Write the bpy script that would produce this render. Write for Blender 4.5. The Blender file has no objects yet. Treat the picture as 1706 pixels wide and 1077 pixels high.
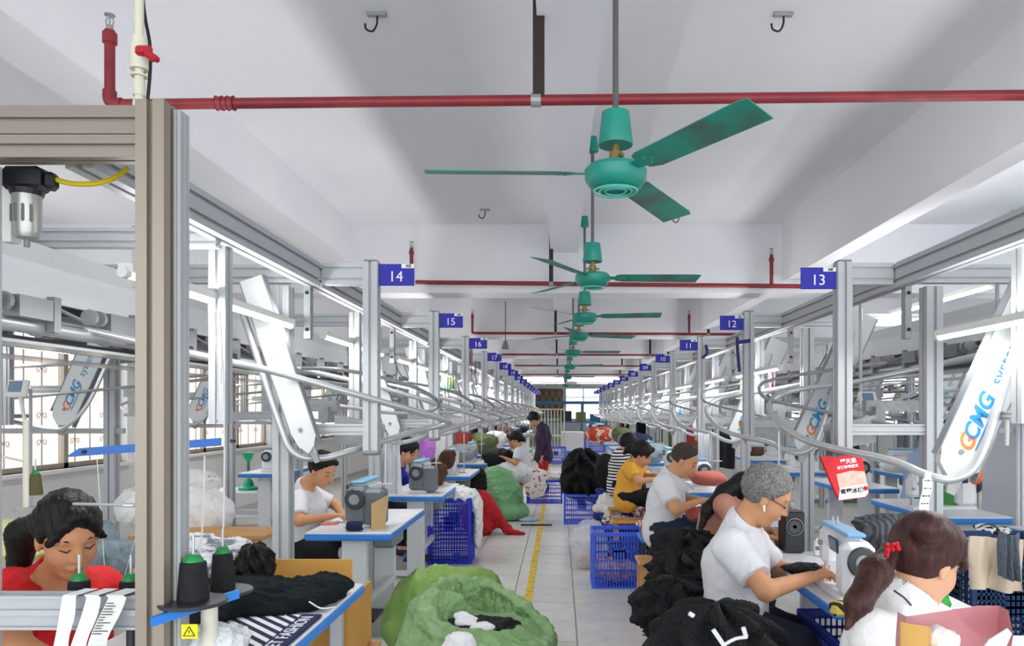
import bpy, math, random
import numpy as np
from mathutils import Vector, Matrix
C = bpy.context.scene.collection
SC = bpy.context.scene
R = math.radians
PI = math.pi
# ------------------------------------------------------------------ camera
HC = 1.55
cam = bpy.data.cameras.new('camera'); camo = bpy.data.objects.new('camera', cam); C.objects.link(camo)
camo.location = (0, 0, HC); camo.rotation_euler = (R(90), 0, 0)
cam.sensor_width = 36; cam.lens = 26.0; cam.shift_x = (853-932)/1706; cam.shift_y = (686-538.5)/1706
cam.clip_start = .05; cam.clip_end = 200
SC.camera = camo
# ------------------------------------------------------------------ world and exposure
w = bpy.data.worlds.new('sky'); SC.world = w; w.use_nodes = True
bg = w.node_tree.nodes['Background']; bg.inputs[0].default_value = (.90, .95, 1.0, 1); bg.inputs[1].default_value = 2.1
SC.view_settings.view_transform = 'Standard'; SC.view_settings.look = 'None'; SC.view_settings.gamma = 1
SC.view_settings.exposure = 0.72
SC.view_settings.use_curve_mapping = False
LAMP = 6.5      # watts of one tube lamp

# ------------------------------------------------------------------ helpers
def P(px, py, Y):
    return Vector(((px-932)*Y/1232, Y, HC+(686-py)*Y/1232))
def lin(h):
    h = h.lstrip('#'); v = [int(h[i:i+2], 16)/255 for i in (0, 2, 4)]
    return tuple(x/12.92 if x <= .04045 else ((x+.055)/1.055)**2.4 for x in v)
MATS = {}
def mat(name, col, rough=.6, metal=0, var=0, vscale=8, bump=0, bscale=40, spec=.5, stretch=None, col2=None, emit=0, alpha=1, trans=0, thr=None, sheen=0):
    if name in MATS: return MATS[name]
    m = bpy.data.materials.new(name); m.use_nodes = True; nt = m.node_tree; n = nt.nodes; L = nt.links
    b = n['Principled BSDF']; c = lin(col) if isinstance(col, str) else col
    b.inputs['Base Color'].default_value = (*c, 1); b.inputs['Roughness'].default_value = rough
    b.inputs['Metallic'].default_value = metal; b.inputs['Specular IOR Level'].default_value = spec
    b.inputs['Alpha'].default_value = alpha; b.inputs['Transmission Weight'].default_value = trans
    if emit:
        b.inputs['Emission Color'].default_value = (*c, 1); b.inputs['Emission Strength'].default_value = emit
    if var or bump or col2:
        tc = n.new('ShaderNodeTexCoord'); mp = n.new('ShaderNodeMapping'); L.new(tc.outputs['Object'], mp.inputs[0])
        if stretch: mp.inputs['Scale'].default_value = stretch
    if var or col2:
        no = n.new('ShaderNodeTexNoise'); no.inputs['Scale'].default_value = vscale; no.inputs['Detail'].default_value = 5
        L.new(mp.outputs[0], no.inputs[0])
        cr = n.new('ShaderNodeValToRGB'); a = thr or (.3, .7)
        cr.color_ramp.elements[0].position = a[0]; cr.color_ramp.elements[1].position = a[1]
        d = lin(col2) if col2 else tuple(x*(1-var) for x in c)
        e = c if col2 else tuple(min(1, x*(1+var*.4)) for x in c)
        cr.color_ramp.elements[0].color = (*d, 1); cr.color_ramp.elements[1].color = (*e, 1)
        L.new(no.outputs[0], cr.inputs[0]); L.new(cr.outputs[0], b.inputs['Base Color'])
    if bump:
        n2 = n.new('ShaderNodeTexNoise'); n2.inputs['Scale'].default_value = bscale; n2.inputs['Detail'].default_value = 4
        L.new(mp.outputs[0], n2.inputs[0]); bp = n.new('ShaderNodeBump'); bp.inputs['Strength'].default_value = bump
        bp.inputs['Distance'].default_value = .02; L.new(n2.outputs[0], bp.inputs['Height']); L.new(bp.outputs[0], b.inputs['Normal'])
    MATS[name] = m; return m
def stripes(name, c1, c2, n_, axis='Z', rough=.9, wob=.0, kind='BANDS'):
    if name in MATS: return MATS[name]
    m = bpy.data.materials.new(name); m.use_nodes = True; nt = m.node_tree; n = nt.nodes; L = nt.links
    b = n['Principled BSDF']; b.inputs['Roughness'].default_value = rough
    tc = n.new('ShaderNodeTexCoord'); wv = n.new('ShaderNodeTexWave'); L.new(tc.outputs['Object'], wv.inputs[0])
    wv.bands_direction = axis; wv.inputs['Scale'].default_value = n_; wv.inputs['Distortion'].default_value = wob
    wv.inputs['Detail'].default_value = 1.5
    cr = n.new('ShaderNodeValToRGB'); cr.color_ramp.interpolation = 'CONSTANT'
    cr.color_ramp.elements[0].color = (*lin(c1), 1); cr.color_ramp.elements[1].position = .5; cr.color_ramp.elements[1].color = (*lin(c2), 1)
    L.new(wv.outputs['Fac'], cr.inputs[0]); L.new(cr.outputs[0], b.inputs['Base Color'])
    MATS[name] = m; return m

ORG = {}
def thing(name, loc, label, cat, group=None, rz=0):
    o = bpy.data.objects.new(name, None); C.objects.link(o); o.empty_display_size = .1
    o.location = loc; o.rotation_euler = (0, 0, rz); o['label'] = label; o['category'] = cat
    if group: o['group'] = group
    ORG[o.name] = Vector(loc)
    return o
def tag(o, label=None, cat=None, group=None, kind=None):
    if label: o['label'] = label
    if cat: o['category'] = cat
    if group: o['group'] = group
    if kind: o['kind'] = kind
    return o
def link(name, me, m, parent=None, org=None, smooth=False):
    if m: me.materials.append(m)
    if smooth: me.polygons.foreach_set('use_smooth', [True]*len(me.polygons))
    o = bpy.data.objects.new(name, me); C.objects.link(o)
    if parent: o.parent = parent
    if org is not None and not parent: o.location = org; ORG[o.name] = Vector(org)
    return o
def absorg(p):
    v = Vector((0, 0, 0))
    while p is not None:
        v = v + ORG.get(p.name, Vector((0, 0, 0))); p = p.parent
    return v
class MB:
    def __init__(s): s.v = []; s.f = []
    def add(s, vs, fs):
        b = len(s.v); s.v += [tuple(v) for v in vs]; s.f += [tuple(b+i for i in f) for f in fs]; return s
    def box(s, c, d, rot=None):
        c = Vector(c); h = Vector(d)/2; vs = []
        for x in (-1, 1):
            for y in (-1, 1):
                for z in (-1, 1):
                    p = Vector((x*h.x, y*h.y, z*h.z)); vs.append(c+(rot @ p if rot else p))
        return s.add(vs, [(0, 1, 3, 2), (4, 6, 7, 5), (0, 4, 5, 1), (2, 3, 7, 6), (0, 2, 6, 4), (1, 5, 7, 3)])
    def b2(s, a, b):
        a = Vector(a); b = Vector(b); return s.box((a+b)/2, [abs(x) for x in (b-a)])
    def rbox(s, c, d, r=.01, rot=None):     # box with bevelled edges
        hx, hy, hz = [q/2 for q in d]; r = min(r, hx*.9, hy*.9, hz*.9); vs = []; idx = {}
        c = Vector(c)
        for sx in (-1, 1):
            for sy in (-1, 1):
                for sz in (-1, 1):
                    for k, p in enumerate(((hx, hy-r, hz-r), (hx-r, hy, hz-r), (hx-r, hy-r, hz))):
                        idx[sx, sy, sz, k] = len(vs); q = Vector((sx*p[0], sy*p[1], sz*p[2])); vs.append(c+(rot @ q if rot else q))
        F = []; S = (-1, 1)
        def o(f, flip): F.append(tuple(reversed(f)) if flip else tuple(f))
        for q in S:
            o([idx[q, -1, -1, 0], idx[q, 1, -1, 0], idx[q, 1, 1, 0], idx[q, -1, 1, 0]], q < 0)
            o([idx[-1, q, -1, 1], idx[-1, q, 1, 1], idx[1, q, 1, 1], idx[1, q, -1, 1]], q < 0)
            o([idx[-1, -1, q, 2], idx[1, -1, q, 2], idx[1, 1, q, 2], idx[-1, 1, q, 2]], q < 0)
        for a in S:
            for b in S:
                o([idx[a, b, -1, 0], idx[a, b, -1, 1], idx[a, b, 1, 1], idx[a, b, 1, 0]], a*b < 0)
                o([idx[a, -1, b, 0], idx[a, 1, b, 0], idx[a, 1, b, 2], idx[a, -1, b, 2]], a*b < 0)
                o([idx[-1, a, b, 1], idx[-1, a, b, 2], idx[1, a, b, 2], idx[1, a, b, 1]], a*b < 0)
                for d_ in S:
                    o([idx[a, b, d_, 0], idx[a, b, d_, 1], idx[a, b, d_, 2]], a*b*d_ < 0)
        return s.add(vs, F)
    def bar(s, a, b, w_, h_, up=(0, 0, 1)):
        a = Vector(a); b = Vector(b); d = (b-a); l = d.length; d.normalize(); up = Vector(up)
        if abs(d.dot(up)) > .98: up = Vector((0, 1, 0))
        x = d.cross(up).normalized(); z = x.cross(d)
        return s.box((a+b)/2, (w_, l, h_), Matrix((x, d, z)).transposed())
    def prof(s, a, b, w_, h_, up=(0, 0, 1), g=.2, dep=.2):   # slotted aluminium extrusion
        a = Vector(a); b = Vector(b); d = (b-a).normalized(); up = Vector(up)
        if abs(d.dot(up)) > .98: up = Vector((0, 1, 0))
        x = d.cross(up).normalized(); z = x.cross(d); W = w_/2; H = h_/2; q = min(w_, h_); gm = g*q/2; dp = dep*q
        def side(L, n):      # positions of the slots along one side of length L
            return [(i+.5)/n*L-L/2 for i in range(n)]
        nw = 2 if w_ > 1.25*h_ else 1; nh = 2 if h_ > 1.25*w_ else 1; cs = [(-W, -H)]
        for c in side(w_, nw): cs += [(c-gm, -H), (c-gm, -H+dp), (c+gm, -H+dp), (c+gm, -H)]
        cs.append((W, -H))
        for c in side(h_, nh): cs += [(W, c-gm), (W-dp, c-gm), (W-dp, c+gm), (W, c+gm)]
        cs.append((W, H))
        for c in side(w_, nw)[::-1]: cs += [(c+gm, H), (c+gm, H-dp), (c-gm, H-dp), (c-gm, H)]
        cs.append((-W, H))
        for c in side(h_, nh)[::-1]: cs += [(-W, c+gm), (-W+dp, c+gm), (-W+dp, c-gm), (-W, c-gm)]
        n = len(cs); vs = [a+x*p+z*q_ for p, q_ in cs]+[b+x*p+z*q_ for p, q_ in cs]
        fs = [(i, (i+1) % n, n+(i+1) % n, n+i) for i in range(n)]+[tuple(range(n))[::-1], tuple(range(n, 2*n))]
        return s.add(vs, fs)
    def tube(s, pts, r, seg=10, cap=True, closed=False):
        pts = [Vector(p) for p in pts]; n = len(pts); rs = r if isinstance(r, (list, tuple)) else [r]*n
        vs = []; prev = None
        for i, p in enumerate(pts):
            if closed: t = pts[(i+1) % n]-pts[i-1]
            else: t = pts[min(i+1, n-1)]-pts[max(i-1, 0)]
            if t.length < 1e-9: t = Vector((0, 0, 1))
            t.normalize()
            if prev is None: prev = t.orthogonal().normalized()
            u = (prev-t*prev.dot(t)); u = u.normalized() if u.length > 1e-6 else t.orthogonal().normalized()
            prev = u; w2 = t.cross(u)
            for k in range(seg):
                a = 2*PI*k/seg; vs.append(p+(u*math.cos(a)+w2*math.sin(a))*rs[i])
        fs = []
        for i in range(n if closed else n-1):
            j = (i+1) % n
            for k in range(seg):
                fs.append((i*seg+k, i*seg+(k+1) % seg, j*seg+(k+1) % seg, j*seg+k))
        if cap and not closed: fs += [tuple(range(seg))[::-1], tuple(range((n-1)*seg, n*seg))]
        return s.add(vs, fs)
    def lathe(s, prof, c=(0, 0, 0), seg=24, axis='Z', cap=True):
        c = Vector(c); vs = []
        for r, h in prof:
            for k in range(seg):
                a = 2*PI*k/seg; x, y = r*math.cos(a), r*math.sin(a)
                vs.append(c+Vector((x, y, h) if axis == 'Z' else (x, h, y) if axis == 'Y' else (h, x, y)))
        fs = []; n = len(prof)
        for i in range(n-1):
            for k in range(seg):
                f = (i*seg+k, i*seg+(k+1) % seg, (i+1)*seg+(k+1) % seg, (i+1)*seg+k)
                fs.append(f if axis != 'Y' else f[::-1])
        if cap: fs += [tuple(range(seg))[::-1], tuple(range((n-1)*seg, n*seg))]
        return s.add(vs, fs)
    def prism(s, poly, a, b, frame=None):  # polygon in (u,v) pushed from a to b along w;  frame = (O,U,V,W)
        O, U, V, W = frame or (Vector((0, 0, 0)), Vector((1, 0, 0)), Vector((0, 1, 0)), Vector((0, 0, 1)))
        n = len(poly); vs = [O+U*p+V*q+W*a for p, q in poly]+[O+U*p+V*q+W*b for p, q in poly]
        return s.add(vs, [tuple(range(n))[::-1], tuple(range(n, 2*n))]+[(i, (i+1) % n, n+(i+1) % n, n+i) for i in range(n)])
    def build(s, name, m, parent=None, smooth=False, org=None):
        o = absorg(parent) if parent else (Vector(org) if org is not None else Vector((0, 0, 0)))
        me = bpy.data.meshes.new(name); me.from_pydata([(v[0]-o.x, v[1]-o.y, v[2]-o.z) for v in s.v], [], s.f)
        if smooth:
            ob = link(name, me, m, parent, org, True)
            try: me.set_sharp_from_angle(angle=R(40))
            except Exception: pass
            return ob
        return link(name, me, m, parent, org)
def curve_pts(pts, n=6):     # Catmull-Rom
    pts = [Vector(p) for p in pts]; q = [pts[0]*2-pts[1]]+pts+[pts[-1]*2-pts[-2]]; out = []
    for i in range(1, len(q)-2):
        for k in range(n):
            t = k/n; a, b, c, d = q[i-1], q[i], q[i+1], q[i+2]
            out.append(.5*((2*b)+(c-a)*t+(2*a-5*b+4*c-d)*t*t+(3*b-a-3*c+d)*t**3))
    out.append(pts[-1]); return out
def text(name, s, size, M, m, parent=None, shear=0, ext=.0008, align='CENTER', bold=0):
    cu = bpy.data.curves.new('t', 'FONT'); cu.body = s; cu.size = size; cu.align_x = align; cu.align_y = 'CENTER'; cu.shear = shear; cu.extrude = ext; cu.offset = bold
    cu.resolution_u = 3
    o = bpy.data.objects.new('t', cu); C.objects.link(o); dg = bpy.context.evaluated_depsgraph_get(); dg.update()
    me = bpy.data.meshes.new_from_object(o.evaluated_get(dg)); bpy.data.objects.remove(o)
    org = absorg(parent) if parent else Vector((0, 0, 0))
    me.transform(Matrix.Translation(-org) @ M); me.materials.clear()
    return link(name, me, m, parent)
def frameM(O, U, V):
    U = Vector(U).normalized(); V = Vector(V); V = (V-U*V.dot(U)).normalized(); W = U.cross(V)
    M = Matrix((U, V, W)).transposed().to_4x4(); M.translation = Vector(O); return M
FACE = lambda O: frameM(O, (1, 0, 0), (0, 0, 1))      # upright, facing the camera side (-Y)
def copy_tree(o, label=None, loc=None, rz=None, name=None, group=None):
    def cp(a, par):
        c = a.copy(); C.objects.link(c)
        if par: c.parent = par
        ORG[c.name] = ORG.get(a.name, Vector((0, 0, 0)))
        for ch in a.children: cp(ch, c)
        return c
    c = cp(o, None)
    if label: c['label'] = label
    if group: c['group'] = group
    if loc is not None: c.location = loc; ORG[c.name] = Vector(loc)
    if rz is not None: c.rotation_euler = (0, 0, rz)
    return c
def put(o, loc, rz=0): o.location = loc; o.rotation_euler = (0, 0, rz); ORG[o.name] = Vector(loc); return o

# ---- signed-distance modelling: soft unions turned into one continuous mesh
def rr(a): return np.asarray(a, dtype=np.float32)
class SDF:
    def __init__(s, lo, hi, res):
        s.lo = rr(lo); s.res = res; s.n = np.ceil((rr(hi)-s.lo)/res).astype(int)+1
        s.D = np.full(s.n, 1.0, np.float32); s.ax = [s.lo[i]+np.arange(s.n[i], dtype=np.float32)*res for i in range(3)]
    def blk(s, lo, hi):
        a = np.clip(np.floor((rr(lo)-s.lo)/s.res).astype(int), 0, s.n); b = np.clip(np.ceil((rr(hi)-s.lo)/s.res).astype(int)+1, 0, s.n)
        if (b-a).min() <= 0: return None, None
        sl = tuple(slice(a[i], b[i]) for i in range(3))
        return sl, (s.ax[0][sl[0]][:, None, None], s.ax[1][sl[1]][None, :, None], s.ax[2][sl[2]][None, None, :])
    def put(s, sl, d, k, op):
        D = s.D[sl]
        if op == 'u':
            if k > 0: h = np.clip(.5+.5*(D-d)/k, 0, 1); s.D[sl] = D*(1-h)+d*h-k*h*(1-h)
            else: s.D[sl] = np.minimum(D, d)
        else:
            d = -d
            if k > 0: h = np.clip(.5-.5*(D-d)/k, 0, 1); s.D[sl] = D*(1-h)+d*h+k*h*(1-h)
            else: s.D[sl] = np.maximum(D, d)
    def cap(s, a, b, ra, rb=None, k=.02, op='u', clip=None, flat=None):
        rb = ra if rb is None else rb; a = rr(a); b = rr(b); m = max(ra, rb)*(1.6 if flat else 1)+k+s.res*3
        sl, g = s.blk(np.minimum(a, b)-m, np.maximum(a, b)+m)
        if sl is None: return s
        d = b-a; L2 = float(d@d)+1e-12; p = [g[i]-a[i] for i in range(3)]
        t = np.clip((p[0]*d[0]+p[1]*d[1]+p[2]*d[2])/L2, 0, 1)
        q = [p[i]-t*d[i] for i in range(3)]
        r2 = q[0]**2+q[1]**2+q[2]**2
        if flat is not None:      # (dir, factor): widen along dir
            f, fac = flat; f = rr(f); c = q[0]*f[0]+q[1]*f[1]+q[2]*f[2]; r2 = r2-c*c+(c/fac)**2
        dd = np.sqrt(r2)-(ra+(rb-ra)*t)
        if clip is not None:
            for cp_, cn in clip:
                cn = rr(cn)/np.linalg.norm(cn); dd = np.maximum(dd, (g[0]-cp_[0])*cn[0]+(g[1]-cp_[1])*cn[1]+(g[2]-cp_[2])*cn[2])
        s.put(sl, dd, k, op); return s
    def ell(s, c, r, B=None, k=.02, op='u', clip=None):
        c = rr(c); r = rr(r); m = float(r.max())+k+s.res*3; sl, g = s.blk(c-m, c+m)
        if sl is None: return s
        p = [g[i]-c[i] for i in range(3)]
        if B is not None: p = [p[0]*v[0]+p[1]*v[1]+p[2]*v[2] for v in [rr(x) for x in B]]
        k0 = np.sqrt((p[0]/r[0])**2+(p[1]/r[1])**2+(p[2]/r[2])**2); k1 = np.sqrt((p[0]/r[0]**2)**2+(p[1]/r[1]**2)**2+(p[2]/r[2]**2)**2)
        dd = k0*(k0-1)/np.maximum(k1, 1e-6)
        if clip is not None:
            for cp_, cn in clip:
                cn = rr(cn)/np.linalg.norm(cn); dd = np.maximum(dd, (g[0]-cp_[0])*cn[0]+(g[1]-cp_[1])*cn[1]+(g[2]-cp_[2])*cn[2])
        s.put(sl, dd, k, op); return s
    def plane(s, c, n_):   # keep the side the normal points away from
        n_ = rr(n_)/np.linalg.norm(n_); g = np.meshgrid(*s.ax, indexing='ij', sparse=True)
        s.D = np.maximum(s.D, (g[0]-c[0])*n_[0]+(g[1]-c[1])*n_[1]+(g[2]-c[2])*n_[2]).astype(np.float32); return s
    def disp(s, amp, freq, seed=0, ridge=.6, octs=3, stretch=(1, 1, 1), band=.06):
        rng = np.random.RandomState(seed); m = np.abs(s.D) < band+amp; I = np.nonzero(m)
        p = np.stack([s.ax[i][I[i]]*stretch[i] for i in range(3)]); tot = np.zeros(p.shape[1], np.float32)
        for o in range(octs):
            f = 1.7*freq*1.9**o
            for j in range(3):
                a = rng.normal(size=3); a /= np.linalg.norm(a); b = rng.normal(size=3); b /= np.linalg.norm(b)
                ph, ph2 = rng.rand(2)*6.28
                v = np.sin(f*(a@p)+ph+1.7*np.sin(f*.45*(b@p)+ph2))
                v = -ridge*(2.2*(1-np.abs(v))**2.5-.6)+(1-ridge)*v
                tot += (v/3/1.8**o).astype(np.float32)
        s.D[I] += (amp*tot).astype(np.float32); return s
    def fn(s, f, band=.08):
        m = np.abs(s.D) < band; I = np.nonzero(m); p = np.stack([s.ax[i][I[i]] for i in range(3)]); s.D[I] += f(p).astype(np.float32); return s
    def mesh(s, name, m, parent=None, org=None):
        D = s.D; D[0], D[-1] = 1, 1; D[:, 0] = 1; D[:, -1] = 1; D[:, :, 0] = 1; D[:, :, -1] = 1
        ins = D < 0; c = np.zeros(s.n-1, np.int8)
        nx, ny, nz = s.n-1
        for i in (0, 1):
            for j in (0, 1):
                for k in (0, 1): c += ins[i:i+nx, j:j+ny, k:k+nz]
        cells = np.nonzero((c > 0) & (c < 8)); N = len(cells[0]); idx = -np.ones(s.n, np.int64); idx[cells] = np.arange(N)
        acc = np.zeros((N, 3), np.float32); cnt = np.zeros(N, np.float32)
        cor = [(0, 0, 0), (1, 0, 0), (0, 1, 0), (1, 1, 0), (0, 0, 1), (1, 0, 1), (0, 1, 1), (1, 1, 1)]
        V = [D[cells[0]+a, cells[1]+b, cells[2]+d] for a, b, d in cor]
        for a in range(8):
            for b in range(a+1, 8):
                if sum(abs(cor[a][q]-cor[b][q]) for q in range(3)) != 1: continue
                x = (V[a] < 0) != (V[b] < 0); t = np.where(x, V[a]/np.where(x, V[a]-V[b], 1), 0)
                for q in range(3): acc[:, q] += x*(cor[a][q]+t*(cor[b][q]-cor[a][q]))
                cnt += x
        acc /= cnt[:, None]
        o = absorg(parent) if parent else (Vector(org) if org is not None else Vector((0, 0, 0)))
        vv = (np.stack(cells, 1)+acc)*s.res+s.lo-rr(o)
        F = []
        for ax in range(3):
            sh = [slice(None)]*3; sh[ax] = slice(0, -1); s2 = list(sh); s2[ax] = slice(1, None)
            A = ins[tuple(sh)]; B = ins[tuple(s2)]; E = np.nonzero(A != B)
            u, v = (ax+1) % 3, (ax+2) % 3; ok = (E[u] > 0) & (E[v] > 0); E = [e[ok] for e in E]
            def at(du, dv):
                q = [e.copy() for e in E]; q[u] = q[u]-du; q[v] = q[v]-dv; return idx[tuple(q)]
            quad = np.stack([at(1, 1), at(0, 1), at(0, 0), at(1, 0)], 1)
            fl = A[tuple(E)]; quad[~fl] = quad[~fl][:, ::-1]; F.append(quad)
        F = np.concatenate(F); F = F[(F >= 0).all(1)]
        me = bpy.data.meshes.new(name); me.vertices.add(N); me.vertices.foreach_set('co', vv.astype(np.float32).ravel())
        nf = len(F); me.loops.add(nf*4); me.loops.foreach_set('vertex_index', F.astype(np.int32).ravel()); me.polygons.add(nf)
        me.polygons.foreach_set('loop_start', np.arange(0, nf*4, 4, dtype=np.int32)); me.polygons.foreach_set('loop_total', np.full(nf, 4, np.int32)) if False else None
        me.update(calc_edges=True); me.validate()
        me.polygons.foreach_set('use_smooth', np.ones(len(me.polygons), bool))
        if m: me.materials.append(m)
        ob = bpy.data.objects.new(name, me); C.objects.link(ob)
        if parent: ob.parent = parent
        elif org is not None: ob.location = org
        return ob
def heap(name, label, cat, c, r, m, amp=.03, freq=14, seed=1, res=.014, lobes=5, floor=None, group=None, ridge=.7, parent=None, B=None, stretch=(1, 1, 1), flat=None):
    rng = random.Random(seed); c = Vector(c); r = Vector(r); e = max(r)*.3+amp+.04
    s = SDF([c[i]-r[i]-e for i in range(3)], [c[i]+r[i]+e for i in range(3)], res)
    s.ell(c, r, k=.0)
    for i in range(lobes):
        a = rng.random()*6.28; q = c+Vector((math.cos(a)*r.x*.55, math.sin(a)*r.y*.55, (rng.random()-.3)*r.z*.7))
        s.ell(q, [x*(.42+.25*rng.random()) for x in r], k=min(r)*.25)
    s.disp(amp, freq, seed, ridge=ridge, stretch=stretch)
    if floor is not None: s.plane((0, 0, floor), (0, 0, -1))
    base = floor if floor is not None else c.z-r.z
    ob = s.mesh(name, m, parent, org=None if parent else (c.x, c.y, base))
    if not parent: tag(ob, label, cat, group)
    return ob
# ------------------------------------------------------------------ materials
ALU = mat('aluminium', '#b9bcbf', .42, .2, bump=.02, bscale=300, spec=.6)
ALUD = mat('aluminium_shaded', '#8f9294', .45, .4)
STEEL = mat('bright_steel', '#c2c5c7', .3, .45)
GALV = mat('galvanised', '#a2a5a5', .45, .3, var=.2, vscale=20)
WHITE = mat('white_plastic', '#ecebe6', .45)
PLATE = mat('arm_white', '#d3d6d6', .3)
GREYP = mat('grey_plastic', '#868b90', .5)
DARK = mat('dark_plastic', '#1b1c1f', .5)
BLACKM = mat('black_metal', '#2a1a18', .6)
SIGN = mat('sign_blue', '#1a1aa6', .45)
INK = mat('white_print', '#f4f4f8', .5)
INKK = mat('black_print', '#15151c', .6)
REDP = mat('red_pipe', '#8c2630', .45, var=.25, vscale=9, bump=.05)
TEAL = mat('fan_teal', '#1d9282', .38, var=.12, vscale=10)
BLADE = mat('fan_blade_dusty', '#1f9482', .45, col2='#4a635c', vscale=5, thr=(.36, .58))
PVC = mat('cream_pvc', '#ddd9c4', .4)
BLUEE = mat('table_edge_blue', '#2b83dd', .4)
TOPW = mat('table_top_white', '#e9ebef', .35, var=.05)
CRB = mat('crate_blue', '#4468ea', .42)
CRN = mat('crate_navy', '#1c2f86', .5)
BLK = mat('black_cloth', '#0b0c10', .6, var=.35, vscale=12, bump=.5, bscale=120, spec=.3)
BLKG = mat('black_green_cloth', '#131b1d', .92, bump=.4, bscale=140, spec=.2)
WCL = mat('white_cloth', '#ececf0', .9, bump=.2, bscale=60)
GCL = mat('grey_cloth', '#8c929a', .9, var=.3, vscale=9, bump=.3)
GREENS = mat('green_sack', '#93b57e', .5, col2='#739a62', vscale=4, bump=.9, bscale=22)
GREEND = mat('green_sack_pale', '#86ba86', .55, col2='#5f9e66', vscale=4, bump=.8, bscale=16)
REDC = mat('red_cloth', '#b8131d', .8, var=.25, vscale=8, bump=.8, bscale=14)
CARD = mat('cardboard', '#c69245', .8, var=.08, vscale=5)
CARDL = mat('cardboard_pale', '#c9a878', .8, var=.1)
WOOD = mat('pale_wood', '#cf9a5c', .6, var=.2, vscale=6, stretch=(1, 8, 8))
LAMPM = mat('lit_tube', '#ffffff', .4, emit=9)
THR = mat('thread_white', '#e6e6e6', .8)
NAVY = mat('navy_cloth', '#1c2450', .9, bump=.3)
BROWN = mat('brown_cloth', '#5a3a24', .85, var=.3, bump=.4)
PLAST = mat('clear_film', '#f2f5f7', .12, alpha=.38, spec=.9, bump=.6, bscale=25)
PINKF = mat('pink_packaging', '#d78e93', .2, alpha=.78, spec=.8)

# ------------------------------------------------------------------ the setting
XL, XR, YB, SLAB = -5.2, 9.0, 40.0, 3.40
def struct(o): o['kind'] = 'structure'; return o
FLM = mat('floor_screed', '#aeaba1', .5, var=.12, vscale=3)
TILEM = [mat('tile_%d' % i, c_, .26, var=.1, vscale=7, bump=.04) for i, c_ in enumerate(('#dcdbd6', '#d6d6d2', '#e0deda', '#d9d7ce'))]
CEIL = mat('ceiling_paint', '#e6e6ec', .85, col2='#ececee', vscale=.9, bump=.04, bscale=30)
WALLM = mat('wall_paint', '#e6e5e6', .85, col2='#dedddb', vscale=1.2)
fl = struct(MB().b2((XL-.2, -4, -.1), (XR+.2, YB+.2, 0)).build('floor', FLM))
TS = .5
tmesh = []
for i in range(4):
    me = MB().rbox((0, 0, .004), (TS-.008, TS-.008, .012), .002); o_ = me.build('tile', TILEM[i]); tmesh.append(o_.data); bpy.data.objects.remove(o_)
rnd = random.Random(4); nt_ = 0
for j in range(32):
    y = 4.45+TS*(j+.5)
    for i in range(-4, 5):
        x = .12+TS*(i+.5)
        if abs(x) > 2.1 and y > 9: continue
        t = bpy.data.objects.new('tile', rnd.choice(tmesh)); C.objects.link(t); t.parent = fl
        t.location = (x, y, rnd.uniform(-.001, .001)); nt_ += 1
ym = mat('yellow_tape', '#e3bf22', .5, col2='#8b7a3a', vscale=14, thr=(.36, .45))
yl = thing('floor_line', (-.25, 4.5, 0), 'worn yellow line taped along the aisle floor', 'floor marking')
MB().b2((-.285, 4.5, .0105), (-.225, 30, .0125)).build('tape', ym, yl)
struct(MB().b2((XL-.3, -2.5, SLAB), (XR+.3, YB+.2, SLAB+.2)).build('ceiling', CEIL))
tn = 0
def trim(mb, m=CEIL):
    global tn; tn += 1
    return struct(mb.build('trim_%d' % tn, m))
# cross beams
for k in range(8):
    y = 7.3+4.35*k
    trim(MB().b2((XL, y, 2.72), (XR, y+.34, SLAB)))
# girders along the hall and the shallow beam over the aisle
trim(MB().b2((-2.32, -2.5, 3.02), (-2.04, YB, SLAB)))
trim(MB().b2((2.2, -2.5, 2.83), (2.36, YB, SLAB)))
trim(MB().b2((-.09, -2.5, 3.12), (.18, YB, SLAB)), mat('beam_white', '#e8e8f2', .8))
# left wall with window openings
WIN = [(6.0, 8.9), (9.9, 13.3), (15.5, 18.9), (21.0, 24.4), (26.5, 30)]
wl = MB(); z0, z1 = .95, 2.45
wl.b2((XL-.24, -4, 0), (XL, YB, z0)); wl.b2((XL-.24, -4, z1), (XL, YB, SLAB))
ys = [-4]+[q for a in WIN for q in a]+[YB]
for i in range(0, len(ys), 2): wl.b2((XL-.24, ys[i], z0), (XL, ys[i+1], z1))
struct(wl.build('wall_left', WALLM))
struct(MB().b2((XL, YB, 0), (.3, YB+.2, SLAB)).b2((2.3, YB, 0), (XR, YB+.2, SLAB)).b2((.3, YB, 0), (2.3, YB+.2, 1.1)).b2((.3, YB, 2.85), (2.3, YB+.2, SLAB)).build('wall_back', mat('back_wall', '#cfd3d2', .8)))
wb = bpy.data.objects.new('window_6', None); C.objects.link(wb); wb.location = (1.3, YB, 1.1); wb['kind'] = 'structure'; ORG[wb.name] = Vector((1.3, YB, 1.1))
MB().b2((.3, YB+.05, 1.1), (.36, YB+.12, 2.85)).b2((2.24, YB+.05, 1.1), (2.3, YB+.12, 2.85)).b2((1.27, YB+.05, 1.1), (1.33, YB+.12, 2.85)).b2((.3, YB+.05, 1.1), (2.3, YB+.12, 1.16)).b2((.3, YB+.05, 2.79), (2.3, YB+.12, 2.85)).b2((.3, YB+.05, 2.3), (2.3, YB+.12, 2.34)).build('window_frame', mat('rack_blue', '#3f83b4', .5), wb)
wr = MB(); wr.b2((XR, -4, 0), (XR+.24, YB, z0)); wr.b2((XR, -4, z1+.2), (XR+.24, YB, SLAB))
for y in range(-2, 40, 4): wr.b2((XR, y-.4, z0), (XR+.24, y+.4, z1+.2))
struct(wr.build('wall_right', WALLM))
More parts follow.
